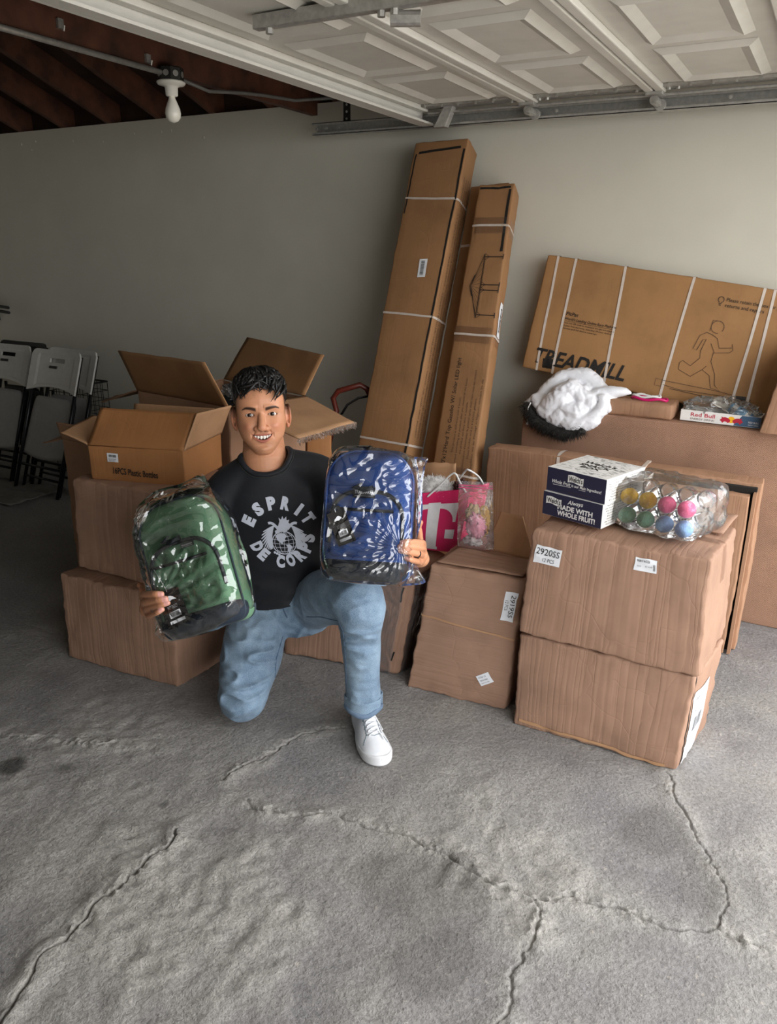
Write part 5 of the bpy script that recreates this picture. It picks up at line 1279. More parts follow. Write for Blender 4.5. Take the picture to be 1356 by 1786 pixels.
# ---- white sneakers
SHW = plain('white_leather', '#e6e8ec', 0.38, var=0.02, bump=0.05); SHS = plain('white_rubber', '#dfe0e2', 0.5, var=0.03); LAC = plain('white_lace', '#eef0f4', 0.7, var=0.03, bump=0.4, bscale=300); EYE_ = plain('eyelet_hole', '#6b7a84', 0.6)
def sneaker(fr):
    """local: x across, y from heel (0) to toe (0.285), z up"""
    t = bpy.data.objects.new('sneaker', None); t.location = fr.o - man.location; link(t, man); L = 0.300
    def hw(y): # half width of the sole
        u = y / L
        pts = [(0, 0.0), (0.02, 0.018), (0.06, 0.028), (0.15, 0.034), (0.35, 0.034), (0.55, 0.046), (0.70, 0.0515), (0.82, 0.049), (0.92, 0.037), (0.97, 0.024), (1.0, 0.0)]
        if u > 0.80: return 0.0500 * math.sqrt(max(0, 1 - ((u - 0.80) / 0.20) ** 2))
        if u < 0.10: return 0.031 * math.sqrt(max(0, 1 - ((0.10 - u) / 0.10) ** 2))
        for (a, b), (c, d) in zip(pts, pts[1:]):
            if a <= u <= c: return b + (d - b) * ((u - a) / (c - a))
        return 0.0
    def cx(y): u = y / L; return 0.006 * math.sin(u * PI) - 0.004 * u
    ys = [L * (0.5 - 0.5 * math.cos(PI * k / 34)) for k in range(35)]
    m = MB(); prof = [(0.97, 0.0), (1.0, 0.004), (1.0, 0.022), (0.97, 0.027), (0.80, 0.0275)]
    n0 = 0; rows = []
    for k_, zz in prof:
        rows.append([fr(cx(y) + s_ * hw(y) * k_, y, zz + 0.006 * max(0, (y / L - 0.8) / 0.2) * (zz / 0.027)) for s_, seq in ((1, ys), (-1, ys[::-1][1:-1])) for y in seq])
    nn = len(rows[0])
    for rw in rows: m.v += rw
    for i in range(len(rows) - 1):
        for k in range(nn): k2 = (k + 1) % nn; m.f.append((i * nn + k, i * nn + k2, (i + 1) * nn + k2, (i + 1) * nn + k))
    m.f.append(tuple(range(nn))[::-1]); m.f.append(tuple((len(rows) - 1) * nn + k for k in range(nn)))
    m.obj('sole', SHS, t, smooth=True)
    def hh(y):
        u = y / L; pts = [(0, 0.075), (0.10, 0.088), (0.25, 0.098), (0.36, 0.104), (0.5, 0.090), (0.62, 0.074), (0.75, 0.058), (0.86, 0.047), (0.95, 0.036), (1.0, 0.0235)]
        for (a, b), (c, d) in zip(pts, pts[1:]):
            if a <= u <= c: return b + (d - b) * ((u - a) / (c - a))
        return 0.02
    m = MB(); rings = []
    for y in ys:
        w_ = max(hw(y) * 0.955, 0.0005); H_ = hh(y); top = 0.62 if y / L < 0.62 else 0.62 + 0.25 * (y / L - 0.62); rg = []
        for k in range(21):
            a = PI * k / 20; ex = 0.62 if y / L > 0.6 else 0.55
            x = math.cos(a); z_ = math.sin(a)
            xx_ = math.copysign(abs(x) ** 0.7, x) * w_ * (1 - (1 - top) * (z_ ** 1.5)); rg.append(fr(cx(y) + xx_, y, 0.022 + (H_ - 0.022) * z_ ** 0.9))
        rings.append(rg)
    for rg in rings: m.v += rg
    for i in range(len(rings) - 1):
        for k in range(20): m.f.append((i * 21 + k, i * 21 + k + 1, (i + 1) * 21 + k + 1, (i + 1) * 21 + k))
    m.f.append(tuple(range(21))); m.f.append(tuple((len(rings) - 1) * 21 + k for k in range(21))[::-1])
    up = m.obj('upper', SHW, t, smooth=True)
    bv = BVHTree.FromPolygons(m.v, m.f)
    def on(x, y, off=0.001):
        h = bv.ray_cast(fr(x, y, 0.25), -fr.z); return (h[0] if h[0] is not None else fr(x, y, hh(y))) + fr.z * off
    def line(pts, rad, mat, nm, fl=1.0, off=0.001, par=up):
        Q = [on(*V(pts[i]).lerp(V(pts[i + 1]), k / 6), off) for i in range(len(pts) - 1) for k in range(6)] + [on(*pts[-1], off)]
        MB().tube(Q, rad, 6, flat=fl).obj(nm, mat, par, smooth=True)
    for s_ in (-1, 1): line([(s_ * 0.021, 0.10), (s_ * 0.022, 0.17), (s_ * 0.024, 0.212), (s_ * 0.040, 0.236)], 0.0012, EYE_, 'eyestay_seam', 1, 0.0004)
    line([(-0.024, 0.213), (0, 0.222), (0.024, 0.213)], 0.0012, EYE_, 'toe_seam', 1, 0.0004)
    for k in range(6):
        y = 0.128 + 0.0155 * k
        line([(-0.019, y), (0, y + 0.004), (0.019, y)], 0.0030, LAC, 'lace', 0.5, 0.002)
        line([(-0.019, y), (0.002, y + 0.008), (0.019, y + 0.0155)], 0.0026, LAC, 'lace', 0.5, 0.004)
        for s_ in (-1, 1): MB().sphere(on(s_ * 0.0245, y, 0.0), 0.0022, 8, 6).obj('eyelet', EYE_, up, smooth=True)
    for pts in ([(0, 0.125), (-0.018, 0.135), (-0.033, 0.160), (-0.036, 0.185)], [(0, 0.125), (-0.006, 0.142), (-0.004, 0.168)], [(0, 0.125), (0.014, 0.135), (0.016, 0.152), (0.004, 0.142)], [(-0.012, 0.203), (-0.022, 0.222), (-0.027, 0.240)]):
        line(pts, 0.0026, LAC, 'lace', 0.6, 0.006)
    return t
tdir = V((0.70, -0.71, 0)).normalized()
xdir = tdir.cross(ZX).normalized()     # viewer's left-right across the shoe
class FrS(Fr):
    def __init__(s, o, x, y, z): s.o = V(o); s.x = V(x); s.y = V(y); s.z = V(z)
toe = V((-0.998, 1.762, 0.003))
sneaker(FrS(toe - tdir * 0.300, xdir, tdir, ZX))
# the other foot, behind: toes tucked under
td2 = V((-0.30, 0.42, -0.80)).normalized(); xd2 = V((0.82, 0.57, 0)).normalized(); zd2 = xd2.cross(td2).normalized()
if zd2.dot(V((-0.5, 0.8, 0))) < 0: zd2 = -zd2
sneaker(FrS(ankR + V((0.03, -0.02, 0.13)) , xd2, td2, zd2))

# ------------------------------------------------------------------ two backpacks in clear plastic bags
def backpack(o, x, z, W, H, col, dark, pipe, name_label, bag_label, film_pts, grip, tagspec, patch, seed):
    fr = Fr(o, x, z); t = thing('backpack', o, name_label, 'backpack', 'new backpacks in clear bags')
    FAB = fabric('pack_fabric_%d' % seed, col, 0.75, 350, 0.35, 0.8); DRK = fabric('pack_dark_%d' % seed, dark, 0.8, 350, 0.35, 0.8); PIP = plain('pack_piping_%d' % seed, pipe, 0.6); ZIP = plain('zip_%d' % seed, '#22282e', 0.5)
    def outline(w, h, rt, rb, n=10):
        pts = []
        for (cx, cz, r, a0) in ((w / 2 - rt, h / 2 - rt, rt, 0), (-w / 2 + rt, h / 2 - rt, rt, PI / 2), (-w / 2 + rb, -h / 2 + rb, rb, PI), (w / 2 - rb, -h / 2 + rb, rb, 1.5 * PI)):
            for k in range(n + 1): a = a0 + PI / 2 * k / n; pts.append((cx + r * math.cos(a), cz + r * math.sin(a)))
        return pts
    def puffy(pts, rows, cx=0.0, cz=0.0, amp=0.003):
        m = MB(); n = len(pts); R_ = []
        for s_, y in rows:
            for px, pz in pts:
                p = V((cx + px * s_, y, cz + pz * s_)); p = p + noise.noise_vector(p * 14 + V((seed, 0, 0))) * amp; m.v.append(fr(*p))
        for i in range(len(rows) - 1):
            for k in range(n): k2 = (k + 1) % n; m.f.append((i * n + k, i * n + k2, (i + 1) * n + k2, (i + 1) * n + k))
        m.f.append(tuple(range(n))[::-1]); m.f.append(tuple((len(rows) - 1) * n + k for k in range(n)))
        return m
    ol = outline(W, H, W * 0.36, 0.035)
    rows = [(0.02, 0.050), (0.5, 0.055), (0.85, 0.053), (0.96, 0.045), (1.0, 0.02), (1.0, -0.02), (0.97, -0.040), (0.90, -0.050), (0.75, -0.056), (0.5, -0.060), (0.25, -0.062), (0.02, -0.062)]
    puffy(ol, rows).obj('main_body', FAB, t, smooth=True)
    for yy, kk in ((-0.040, 0.985), (0.035, 0.985)):
        fr.mb(MB().tube([(px * kk, yy, pz * kk) for px, pz in ol], 0.0035, 6, closed=True)).obj('piping', PIP, t, smooth=True)
    # dark base panel
    bp = outline(W * 1.0, H * 0.16, 0.02, 0.035)
    puffy(bp, [(0.02, 0.0), (0.97, 0.0), (1.01, -0.02), (1.0, -0.045), (0.93, -0.058), (0.5, -0.066), (0.02, -0.067)], 0, -H * 0.42, 0.002).obj('base_panel', DRK, t, smooth=True)
    # arched front pocket with its zip
    po = outline(W * 0.82, H * 0.50, W * 0.30, 0.02)
    puffy(po, [(0.02, -0.04), (1.0, -0.04), (1.0, -0.062), (0.95, -0.072), (0.85, -0.077), (0.5, -0.081), (0.02, -0.082)], 0.0, -H * 0.075, 0.003).obj('front_pocket', FAB, t, smooth=True)
    arc_ = [(px * 0.985, -0.072, pz * 0.985 - H * 0.075) for px, pz in po[:22]]
    fr.mb(MB().tube([(W * 0.405, -0.068, -H * 0.22)] + arc_ + [(-W * 0.405, -0.068, -H * 0.22)], 0.0062, 8)).obj('zip', ZIP, t, smooth=True)
    z2 = fr.mb(MB().tube([(-W * 0.34, -0.082, H * 0.035), (0, -0.085, H * 0.03), (W * 0.30, -0.082, H * 0.03)], 0.0045, 8)).obj('zip', ZIP, t, smooth=True)
    fr.mb(MB().box((-W * 0.36, -0.088, H * 0.03), (-W * 0.31, -0.082, H * 0.055), 0.001)).obj('zip_pull', ZIP, z2)
    # side webbing and haul loop
    fr.mb(MB().tube([(-W * 0.08, -0.078, H * 0.23), (-W * 0.16, -0.083, H * 0.205), (-W * 0.05, -0.084, H * 0.185), (W * 0.06, -0.082, H * 0.20)], 0.008, 8, flat=0.35)).obj('webbing', DRK, t, smooth=True)
    fr.mb(MB().tube([(-0.03, 0.02, H * 0.49), (-0.02, 0.02, H * 0.525), (0.02, 0.02, H * 0.525), (0.03, 0.02, H * 0.49)], 0.006, 8, flat=0.5)).obj('haul_loop', DRK, t, smooth=True)
    for s_ in (-1, 1):
        fr.mb(MB().tube([(s_ * W * 0.22, 0.055, H * 0.40), (s_ * W * 0.26, 0.082, H * 0.1), (s_ * W * 0.28, 0.075, -H * 0.2), (s_ * W * 0.38, 0.05, -H * 0.38)], 0.024, 10, flat=0.35)).obj('shoulder_strap', DRK, t, smooth=True)
    # woven patch
    pa, pb, pw, ph, prot = patch
    def fp(a, b, off, dy=-0.0845): return fr(a, dy - off, b)
    def q(name, geo, mat, off, par, dy=-0.0845): return mobj(name, [fp(a, b, off, dy) for a, b in geo[0]], geo[1], mat, par)
    pm = fr.mb(MB().box((pa - pw / 2, -0.0845, pb - ph / 2), (pa + pw / 2, -0.080, pb + ph / 2), 0.001)).obj('patch', ZIP, t)
    q('printed_text', place_text('TRAILMAKER', pa, pb - ph * 0.14, ph * 0.30, pw * 0.86, prot, 'C', bold=0.02), M['sticker'], 0.0008, pm); q('rule', rect2d(pa, pb - ph * 0.34, pw * 0.86, 0.0008), M['sticker'], 0.0008, pm)
    # hang tag
    ta_, tb_2, tw_, th_, trot = tagspec; dy = -0.0895
    c_, s__ = math.cos(trot), math.sin(trot); loc = lambda da, db: (ta_ + da * c_ - db * s__, tb_2 + da * s__ + db * c_)
    tg = thing('hang_tag', fr(ta_, dy, tb_2), 'black paper hang tag with barcode on the %s backpack' % ('green' if seed == 1 else 'blue'), 'hang tag')
    m = MB(); cs = [loc(-tw_ / 2, -th_ / 2), loc(tw_ / 2, -th_ / 2), loc(tw_ / 2, th_ / 2), loc(-tw_ / 2, th_ / 2)]
    m.hexa([fr(a, dy, b) for a, b in cs] + [fr(a, dy + 0.001, b) for a, b in cs]); m.obj('card', M['ink'], tg)
    q('barcode_label', rect2d(*loc(0.0, -th_ * 0.17), tw_ * 0.50, th_ * 0.17, trot), M['sticker'], 0.0008, tg, dy); q('barcode', barcode2d(*loc(0.0, -th_ * 0.16), tw_ * 0.40, th_ * 0.11, trot, 3), M['ink'], 0.0012, tg, dy)
    q('price_strip', rect2d(*loc(0.0, -th_ * 0.36), tw_ * 0.66, th_ * 0.085, trot), M['sticker'], 0.0008, tg, dy)
    mt = [loc(tw_ * x, th_ * y) for x, y in ((-0.28, 0.20), (-0.20, 0.27), (-0.10, 0.30), (0.0, 0.34), (0.08, 0.33), (0.18, 0.28), (0.28, 0.20), (0.10, 0.225), (0.0, 0.205), (-0.10, 0.22))]
    q('mountain_mark', (mt, [tuple(range(10))]), M['sticker'], 0.0008, tg, dy)
    for k in range(3): q('printed_text', place_text('SCHOOL TRAVEL PACK', *loc(0, th_ * (0.06 - 0.035 * k)), th_ * 0.02, tw_ * 0.45, trot, 'C'), M['sticker'], 0.0008, tg, dy)
    mobj('tag_string', *(lambda mm: (mm.v, mm.f))(MB().tube([fr(*[loc(0, th_ * 0.46)[0], dy, loc(0, th_ * 0.46)[1]]), fr(loc(0, th_ * 0.56)[0], dy, loc(0, th_ * 0.56)[1]), fr(-W * 0.335, -0.086, H * 0.045)], 0.0009, 5)), M['sticker'], tg)
    # the clear bag
    fp2 = [fr.inv(p) for p in film_pts]; P2 = [(p.x, p.z) for p in fp2]; n = len(P2); NS = 220; sm_ = []
    for k in range(NS):
        u = k / NS * n; i = int(u); f_ = u - i; p0, p1, p2, p3 = [V(P2[(i + d) % n]) for d in (-1, 0, 1, 2)]
        cr_ = 0.5 * ((2 * p1) + (p2 - p0) * f_ + (2 * p0 - 5 * p1 + 4 * p2 - p3) * f_ ** 2 + (3 * p1 - p0 - 3 * p2 + p3) * f_ ** 3); sm_.append(cr_.lerp(p1.lerp(p2, f_), 0.45))
    gl_ = fr.inv(grip); G2 = V((gl_.x, gl_.z)); NR = 60; m = MB()
    ax_, az_ = W / 2, H / 2
    def inside_d(p): # superellipse measure of the pack outline
        return ((abs(p.x) / (ax_ * 1.02)) ** 4 + (abs(p.y) / (az_ * 1.02)) ** 4) ** 0.25
    for sgn in (-1, 1):
        n0 = len(m.v)
        for j in range(NR + 1):
            s_ = 1 - j / NR * 0.985
            for k in range(NS):
                p = sm_[k] * s_; d = inside_d(p)
                base = 0.090 if sgn < 0 else 0.066
                y = base * (1 if d < 0.82 else max(0.0, 1 - ((d - 0.82) / 0.28) ** 2) ** 0.5 if d < 1.10 else 0.0)
                y = max(y, 0.008 * (1 - s_) * 20 if s_ > 0.95 else 0.008)
                q3 = V((p.x, p.y, sgn * 2.0 + seed * 5)); rg = 1 - abs(noise.noise(V((p.x * 9 + p.y * 4, p.y * 17 - p.x * 6, seed + sgn)) + noise.noise_vector(q3 * 5) * 0.8)); rg2 = 1 - abs(noise.noise(V((p.x * 26 - p.y * 14, p.y * 22 + p.x * 8, seed + sgn)) + noise.noise_vector(q3 * 8) * 0.8))
                gd_ = p - G2; gr_ = gd_.length; ga = math.atan2(gd_.y, gd_.x)
                pl = math.exp(-(gr_ / 0.11) ** 2) * (0.006 * (1 - abs(noise.noise(V((ga * 5.0, seed * 3.0, gr_ * 6))))) ** 2 + 0.003 * math.sin(ga * 26 + 5 * noise.noise(q3 * 8)))
                w_ = 0.013 * (rg ** 5 - 0.25) * (0.7 + 0.6 * max(0, p.y / az_)) + 0.006 * (rg2 ** 5 - 0.25) + pl * 1.3
                if j == 0: y = 0.0; w_ *= 0.3
                if s_ <= 0.06: w_ = 0.0
                pinch = math.exp(-(gr_ / 0.045) ** 2); y = max(y * (1 - 0.45 * pinch), min(y, 0.086)); w_ *= 1 - 0.6 * pinch
                m.v.append(fr(p.x, sgn * (y + max(-y * 0.8, w_)) , p.y))
        for j in range(NR):
            for k in range(NS):
                k2 = (k + 1) % NS; f4 = (n0 + j * NS + k, n0 + j * NS + k2, n0 + (j + 1) * NS + k2, n0 + (j + 1) * NS + k)
                m.f.append(f4 if sgn > 0 else f4[::-1])
        m.f.append(tuple(n0 + NR * NS + k for k in range(NS)))
    m.obj('plastic_bag', film('bag_film_%d' % seed, (1, 1, 1, 1), 0.008, 0.42, 6.0, 2.6, 0.045), None, fr(0, 0, -H / 2), smooth=True, label=bag_label, cat='plastic bag', group='clear bags around the backpacks')
    return t

gc = V((-1.510, 1.553, 0.642)); gr_x = (V((-1.359, 1.622, 0.698)) - V((-1.637, 1.495, 0.582))).normalized(); gr_z = (V((-1.596, 1.593, 0.813)) - V((-1.399, 1.526, 0.471))).normalized()
backpack(gc, gr_x, gr_z, 0.262, 0.392, '#6d9776', '#222d3b', '#2c3a45', 'green backpack tilted in the man\'s hand at the left of the view', 'clear plastic bag around the green backpack',
         [V(p) for p in ((-1.712, 1.515, 0.793), (-1.671, 1.555, 0.839), (-1.598, 1.599, 0.862), (-1.541, 1.636, 0.892), (-1.523, 1.639, 0.873), (-1.487, 1.629, 0.828), (-1.433, 1.627, 0.774), (-1.370, 1.621, 0.681), (-1.324, 1.593, 0.553), (-1.334, 1.577, 0.524), (-1.412, 1.524, 0.468), (-1.487, 1.483, 0.439), (-1.557, 1.449, 0.422), (-1.587, 1.440, 0.440), (-1.596, 1.459, 0.473), (-1.609, 1.467, 0.513), (-1.626, 1.469, 0.544), (-1.652, 1.484, 0.606), (-1.680, 1.499, 0.686), (-1.703, 1.513, 0.758))],
         V((-1.538, 1.440, 0.559)), (-0.058, -0.108, 0.072, 0.105, 0.12), (0.030, 0.052, 0.040, 0.014, 0.0), 1)
bc = V((-1.085, 1.831, 0.784)); bl_x = (V((-0.970, 1.883, 0.783)) - V((-1.203, 1.778, 0.785))).normalized(); bl_z = (V((-1.117, 1.900, 0.964)) - V((-1.052, 1.766, 0.609))).normalized()
backpack(bc, bl_x, bl_z, 0.250, 0.375, '#2c5298', '#232b36', '#3c66b4', 'blue backpack held upright on the man\'s raised knee', 'clear plastic bag around the blue backpack',
         [V(p) for p in ((-1.213, 1.826, 0.944), (-1.197, 1.845, 0.970), (-1.128, 1.886, 0.976), (-1.049, 1.923, 0.959), (-0.995, 1.950, 0.949), (-0.967, 1.965, 0.946), (-0.970, 1.953, 0.921), (-0.967, 1.934, 0.865), (-0.953, 1.911, 0.786), (-0.956, 1.883, 0.714), (-0.957, 1.870, 0.683), (-0.945, 1.865, 0.651), (-0.913, 1.866, 0.605), (-0.931, 1.852, 0.596), (-0.988, 1.819, 0.591), (-1.061, 1.778, 0.593), (-1.158, 1.729, 0.605), (-1.184, 1.723, 0.626), (-1.190, 1.742, 0.687), (-1.199, 1.773, 0.782), (-1.210, 1.803, 0.877))],
         V((-0.966, 1.807, 0.719)), (-0.068, -0.040, 0.052, 0.098, 0.42), (-0.010, 0.062, 0.062, 0.032, 0.0), 2)

# ------------------------------------------------------------------ folding chairs by the wall
CH_W = plain('white_chair_plastic', '#cfcdc6', 0.5, var=0.03, bump=0.05)
CH_S = plain('grey_chair_seat', '#9a9896', 0.55, var=0.03, bump=0.05)
CH_F = plain('black_chair_tube', '#1d1d1f', 0.35, 0.4)
def folding_chair(o, x, z, white, label):
    fr0 = Fr(o, x, z); t = thing('folding_chair', o, label, 'folding chair', 'folding chairs stored against the wall')
    class FrC(Fr):
        def __call__(s, a, b, c): return s.o + (s.x * a + s.y * b + s.z * c) * 1.07
    fr = FrC(o, x, z)
    pl, st = (CH_W, CH_S) if white else (M['black'], M['black'])
    def panel(x0, x1, z0, z1, dy, curve, hole=None, taper=0.0, bot=0.0):
        m = MB(); nx, nz = 26, 18; vs = []; idx = {}
        for s_, off in ((0, 0.0), (1, 0.012)):
            for j in range(nz + 1):
                for i in range(nx + 1):
                    u, v = i / nx, j / nz; cut = 0.045
                    xx = x0 + (x1 - x0) * u; xx = xx + (0.5 - u) * 2 * taper * (1 - v)
                    zz = z0 + (z1 - z0) * v
                    # rounded top corners and curved lower edge
                    du = min(u, 1 - u) * (x1 - x0)
                    if v > 0.75 and du < cut: zz -= (v - 0.75) * 4 * (cut - math.sqrt(max(0, cut ** 2 - (cut - du) ** 2))) * 0.8
                    zz += bot * (1 - v) * (1 - (2 * u - 1) ** 2)
                    yy = dy + off + curve * (1 - (2 * u - 1) ** 2)
                    if 0.12 < u < 0.88 and 0.10 < v < 0.86: yy += 0.004
                    idx[s_, i, j] = len(vs); vs.append(fr(xx, yy, zz))
        fs = []
        def inh(i, j):
            return hole and hole[0] <= (i + 0.5) / nx <= hole[1] and hole[2] <= (j + 0.5) / nz <= hole[3]
        for j in range(nz):
            for i in range(nx):
                if inh(i, j): continue
                fs.append((idx[0, i, j], idx[0, i + 1, j], idx[0, i + 1, j + 1], idx[0, i, j + 1])); fs.append((idx[1, i, j + 1], idx[1, i + 1, j + 1], idx[1, i + 1, j], idx[1, i, j]))
                for (a, b, di, dj) in (((i, j), (i + 1, j), 0, -1), ((i + 1, j), (i + 1, j + 1), 1, 0), ((i + 1, j + 1), (i, j + 1), 0, 1), ((i, j + 1), (i, j), -1, 0)):
                    ni, nj = i + di, j + dj
                    if not (0 <= ni < nx and 0 <= nj < nz) or inh(ni, nj): fs.append((idx[0, b[0], b[1]], idx[0, a[0], a[1]], idx[1, a[0], a[1]], idx[1, b[0], b[1]]))
        m.v = vs; m.f = fs; return m
    bk = panel(0.0, 0.45, 0.625, 0.885, -0.012, 0.016, (0.34, 0.64, 0.66, 0.80), 0.0, 0.035).obj('backrest', pl, t, smooth=False)
    fr.mb(MB().box((0.165, 0.0, 0.772), (0.235, 0.006, 0.788), 0.002)).obj('maker_plate', M['black'], bk)
    panel(0.055, 0.395, 0.245, 0.600, 0.020, -0.012, None, -0.035, -0.03).obj('seat', st, t, smooth=True)
    for xx in (0.022, 0.428):
        fr.mb(MB().tube([(xx, 0.012, 0.0), (xx, 0.012, 0.86)], 0.011, 8)).obj('leg', CH_F, t, smooth=True)
    for xx in (0.05, 0.40):
        fr.mb(MB().tube([(xx, 0.045, 0.01), (xx, 0.045, 0.56), (xx, 0.03, 0.62)], 0.010, 8)).obj('leg', CH_F, t, smooth=True)
    fr.mb(MB().tube([(0.022, 0.012, 0.17), (0.428, 0.012, 0.17)], 0.008, 8)).obj('stretcher', CH_F, t, smooth=True)
    fr.mb(MB().tube([(0.05, 0.045, 0.10), (0.40, 0.045, 0.10)], 0.008, 8)).obj('stretcher', CH_F, t, smooth=True)
    return t
cz = V((0.02, 0.34, 1.0)).normalized()
folding_chair((-4.600, 3.075, 0.003), (1, -0.03, 0), cz, True, 'front white folding chair of the pair beside the carton stack')
folding_chair((-4.570, 3.175, 0.003), (1, -0.03, 0), cz, True, 'second white folding chair tucked behind the front one')
folding_chair((-5.160, 3.120, 0.003), (1, 0.02, 0), cz, True, 'white folding chair cut off by the left edge of the view')
folding_chair((-5.110, 3.240, 0.003), (1, 0.02, 0), V((0.02, 0.30, 1.02)).normalized(), False, 'black folding chair behind the one at the left edge')
wc = thing('wire_crate', (-4.58, 3.68, 0), 'black wire crate showing behind the white folding chairs', 'crate')
m = MB(); X0, X1, Y0, Y1, ZT = -4.74, -4.42, 3.56, 3.80, 0.64
for k in range(7):
    x = X0 + (X1 - X0) * k / 6
    for y in (Y0, Y1): m.tube([(x, y, 0.003), (x, y, ZT)], 0.0025, 5)
for k in range(5):
    y = Y0 + (Y1 - Y0) * k / 4
    for x in (X0, X1): m.tube([(x, y, 0.003), (x, y, ZT)], 0.0025, 5)
for k in range(11):
    z = 0.02 + (ZT - 0.02) * k / 10
    m.tube([(X0, Y0, z), (X1, Y0, z), (X1, Y1, z), (X0, Y1, z)], 0.0025, 5, closed=True)
m.obj('wire_mesh', M['black'], wc, kind='stuff')
m = MB()
for z in (0.01, ZT): m.tube([(X0, Y0, z), (X1, Y0, z), (X1, Y1, z), (X0, Y1, z)], 0.006, 6, closed=True)
m.obj('rim', M['black'], wc)
# pale drop cloth on the floor at the far left
vs = MB().grid(lambda u, v: (-5.0 + u * 0.75 + 0.05 * noise.noise(V((u * 4, v * 4, 1))), 2.72 + v * 0.42 + 0.1 * u + 0.05 * noise.noise(V((u * 3, 7, v * 2))), 0.012 + 0.022 * abs(fbm(V((u * 6, v * 5, 2)), 3))), 30, 20)
o = vs.obj('floor_cloth', plain('grey_cloth', '#77736e', 0.9), None, (-4.6, 2.9, 0), smooth=True, label='crumpled grey cloth on the floor in front of the folding chairs', cat='cloth')
o.modifiers.new('t', 'SOLIDIFY').thickness = 0.004

# red tube handle between the narrow carton and the tallest box
t = thing('cart_handle', (-2.03, 3.25, 0), 'rounded dark red tube handle with a black strap beside the tallest box', 'cart handle')
RED = plain('dark_red_tube', '#5e2317', 0.4)
pts = [(-2.16, 3.20, 0.003), (-2.15, 3.20, 0.55), (-2.092, 3.200, 0.772), (-2.112, 3.200, 0.833), (-2.081, 3.200, 0.870), (-1.985, 3.250, 0.903), (-1.958, 3.270, 0.883), (-1.930, 3.280, 0.822), (-1.96, 3.28, 0.5), (-1.96, 3.28, 0.003)]
MB().tube(pts, 0.014, 10).obj('tube', RED, t, smooth=True)
MB().tube([(-2.061, 3.200, 0.758), (-2.028, 3.200, 0.807), (-1.989, 3.240, 0.839), (-1.931, 3.270, 0.852)], 0.012, 8, flat=0.4).obj('strap', M['black'], t, smooth=True)

# ------------------------------------------------------------------ white quilted jacket with dark fur
def tubes(specs):
    m = MB()
    for pts, rad in specs:
        # smooth the path a little
        P = [V(p) for p in pts]; Q = []; Rr = []
        rad = rad if isinstance(rad, (list, tuple)) else [rad] * len(P)
        for i in range(len(P) - 1):
            for k in range(6):
                tt = k / 6; p0 = P[max(i - 1, 0)]; p1 = P[i]; p2 = P[i + 1]; p3 = P[min(i + 2, len(P) - 1)]
                Q.append(0.5 * ((2 * p1) + (p2 - p0) * tt + (2 * p0 - 5 * p1 + 4 * p2 - p3) * tt ** 2 + (3 * p1 - p0 - 3 * p2 + p3) * tt ** 3)); Rr.append(rad[i] + (rad[i + 1] - rad[i]) * tt)
        Q.append(P[-1]); Rr.append(rad[-1])
        m.tube(Q, Rr, 14); m.sphere(Q[0], Rr[0], 12, 8); m.sphere(Q[-1], Rr[-1], 12, 8)
    return m
jk = thing('quilted_jacket', (-0.97, 3.55, 0.85), 'crumpled white quilted jacket with dark fur trim on the wide carton', 'jacket')
m = tubes([([(-1.13, 3.48, 0.895), (-1.09, 3.52, 0.95), (-1.04, 3.55, 0.985), (-0.96, 3.56, 0.985), (-0.88, 3.54, 0.94), (-0.83, 3.51, 0.915)], [0.030, 0.036, 0.038, 0.045, 0.042, 0.03]),
           ([(-1.15, 3.455, 0.885), (-1.10, 3.43, 0.845), (-1.03, 3.42, 0.815), (-0.95, 3.415, 0.80), (-0.88, 3.425, 0.825), (-0.845, 3.44, 0.87), (-0.85, 3.46, 0.915)], [0.026, 0.036, 0.042, 0.044, 0.040, 0.030, 0.022]),
           ([(-1.07, 3.47, 0.87), (-1.04, 3.48, 0.90), (-0.99, 3.49, 0.935)], [0.042, 0.052, 0.045]),
           ([(-1.01, 3.47, 0.87), (-0.96, 3.48, 0.905), (-0.94, 3.49, 0.93)], [0.045, 0.05, 0.035]),
           ([(-0.93, 3.49, 0.88), (-0.87, 3.50, 0.92)], [0.05, 0.04]),
           ([(-0.875, 3.51, 0.925), (-0.82, 3.51, 0.940), (-0.770, 3.515, 0.945), (-0.742, 3.52, 0.942)], [0.035, 0.030, 0.02, 0.008]),
           ([(-0.85, 3.50, 0.90), (-0.83, 3.49, 0.875), (-0.84, 3.47, 0.86)], [0.04, 0.03, 0.02]),
           ([(-1.12, 3.46, 0.885), (-1.17, 3.455, 0.875), (-1.21, 3.45, 0.862)], [0.028, 0.016, 0.006])])
m.sphere((-0.97, 3.54, 0.905), (0.15, 0.06, 0.065)); limb_ = tubes([([(-1.075, 3.435, 0.865), (-1.03, 3.44, 0.905), (-0.985, 3.455, 0.945)], [0.048, 0.056, 0.046]), ([(-0.955, 3.45, 0.93), (-0.90, 3.455, 0.895), (-0.885, 3.45, 0.87)], [0.036, 0.040, 0.030]), ([(-1.02, 3.43, 0.845), (-0.94, 3.43, 0.85)], [0.05, 0.05])]); m.add(limb_.v, limb_.f)
vs, fs = wrap_remesh(m, 0.0055, 3)
cen = V((-0.98, 3.48, 0.90))
def puff(p):
    a = math.atan2(p.z - cen.z, p.x - cen.x); rr = math.hypot(p.x - cen.x, p.z - cen.z)
    w = -0.008 * (1 - abs(noise.noise(V((p.x * 12, p.y * 9, p.z * 12)) + noise.noise_vector(p * 7) * 0.6))) ** 7 + 0.0060 * (1 - abs(noise.noise(V((p.x * 30 + p.z * 22, p.y * 14, p.z * 26 - p.x * 18))))) ** 2 + 0.0012 * noise.noise(p * 80)
    d = (p - cen); return p + d.normalized() * w
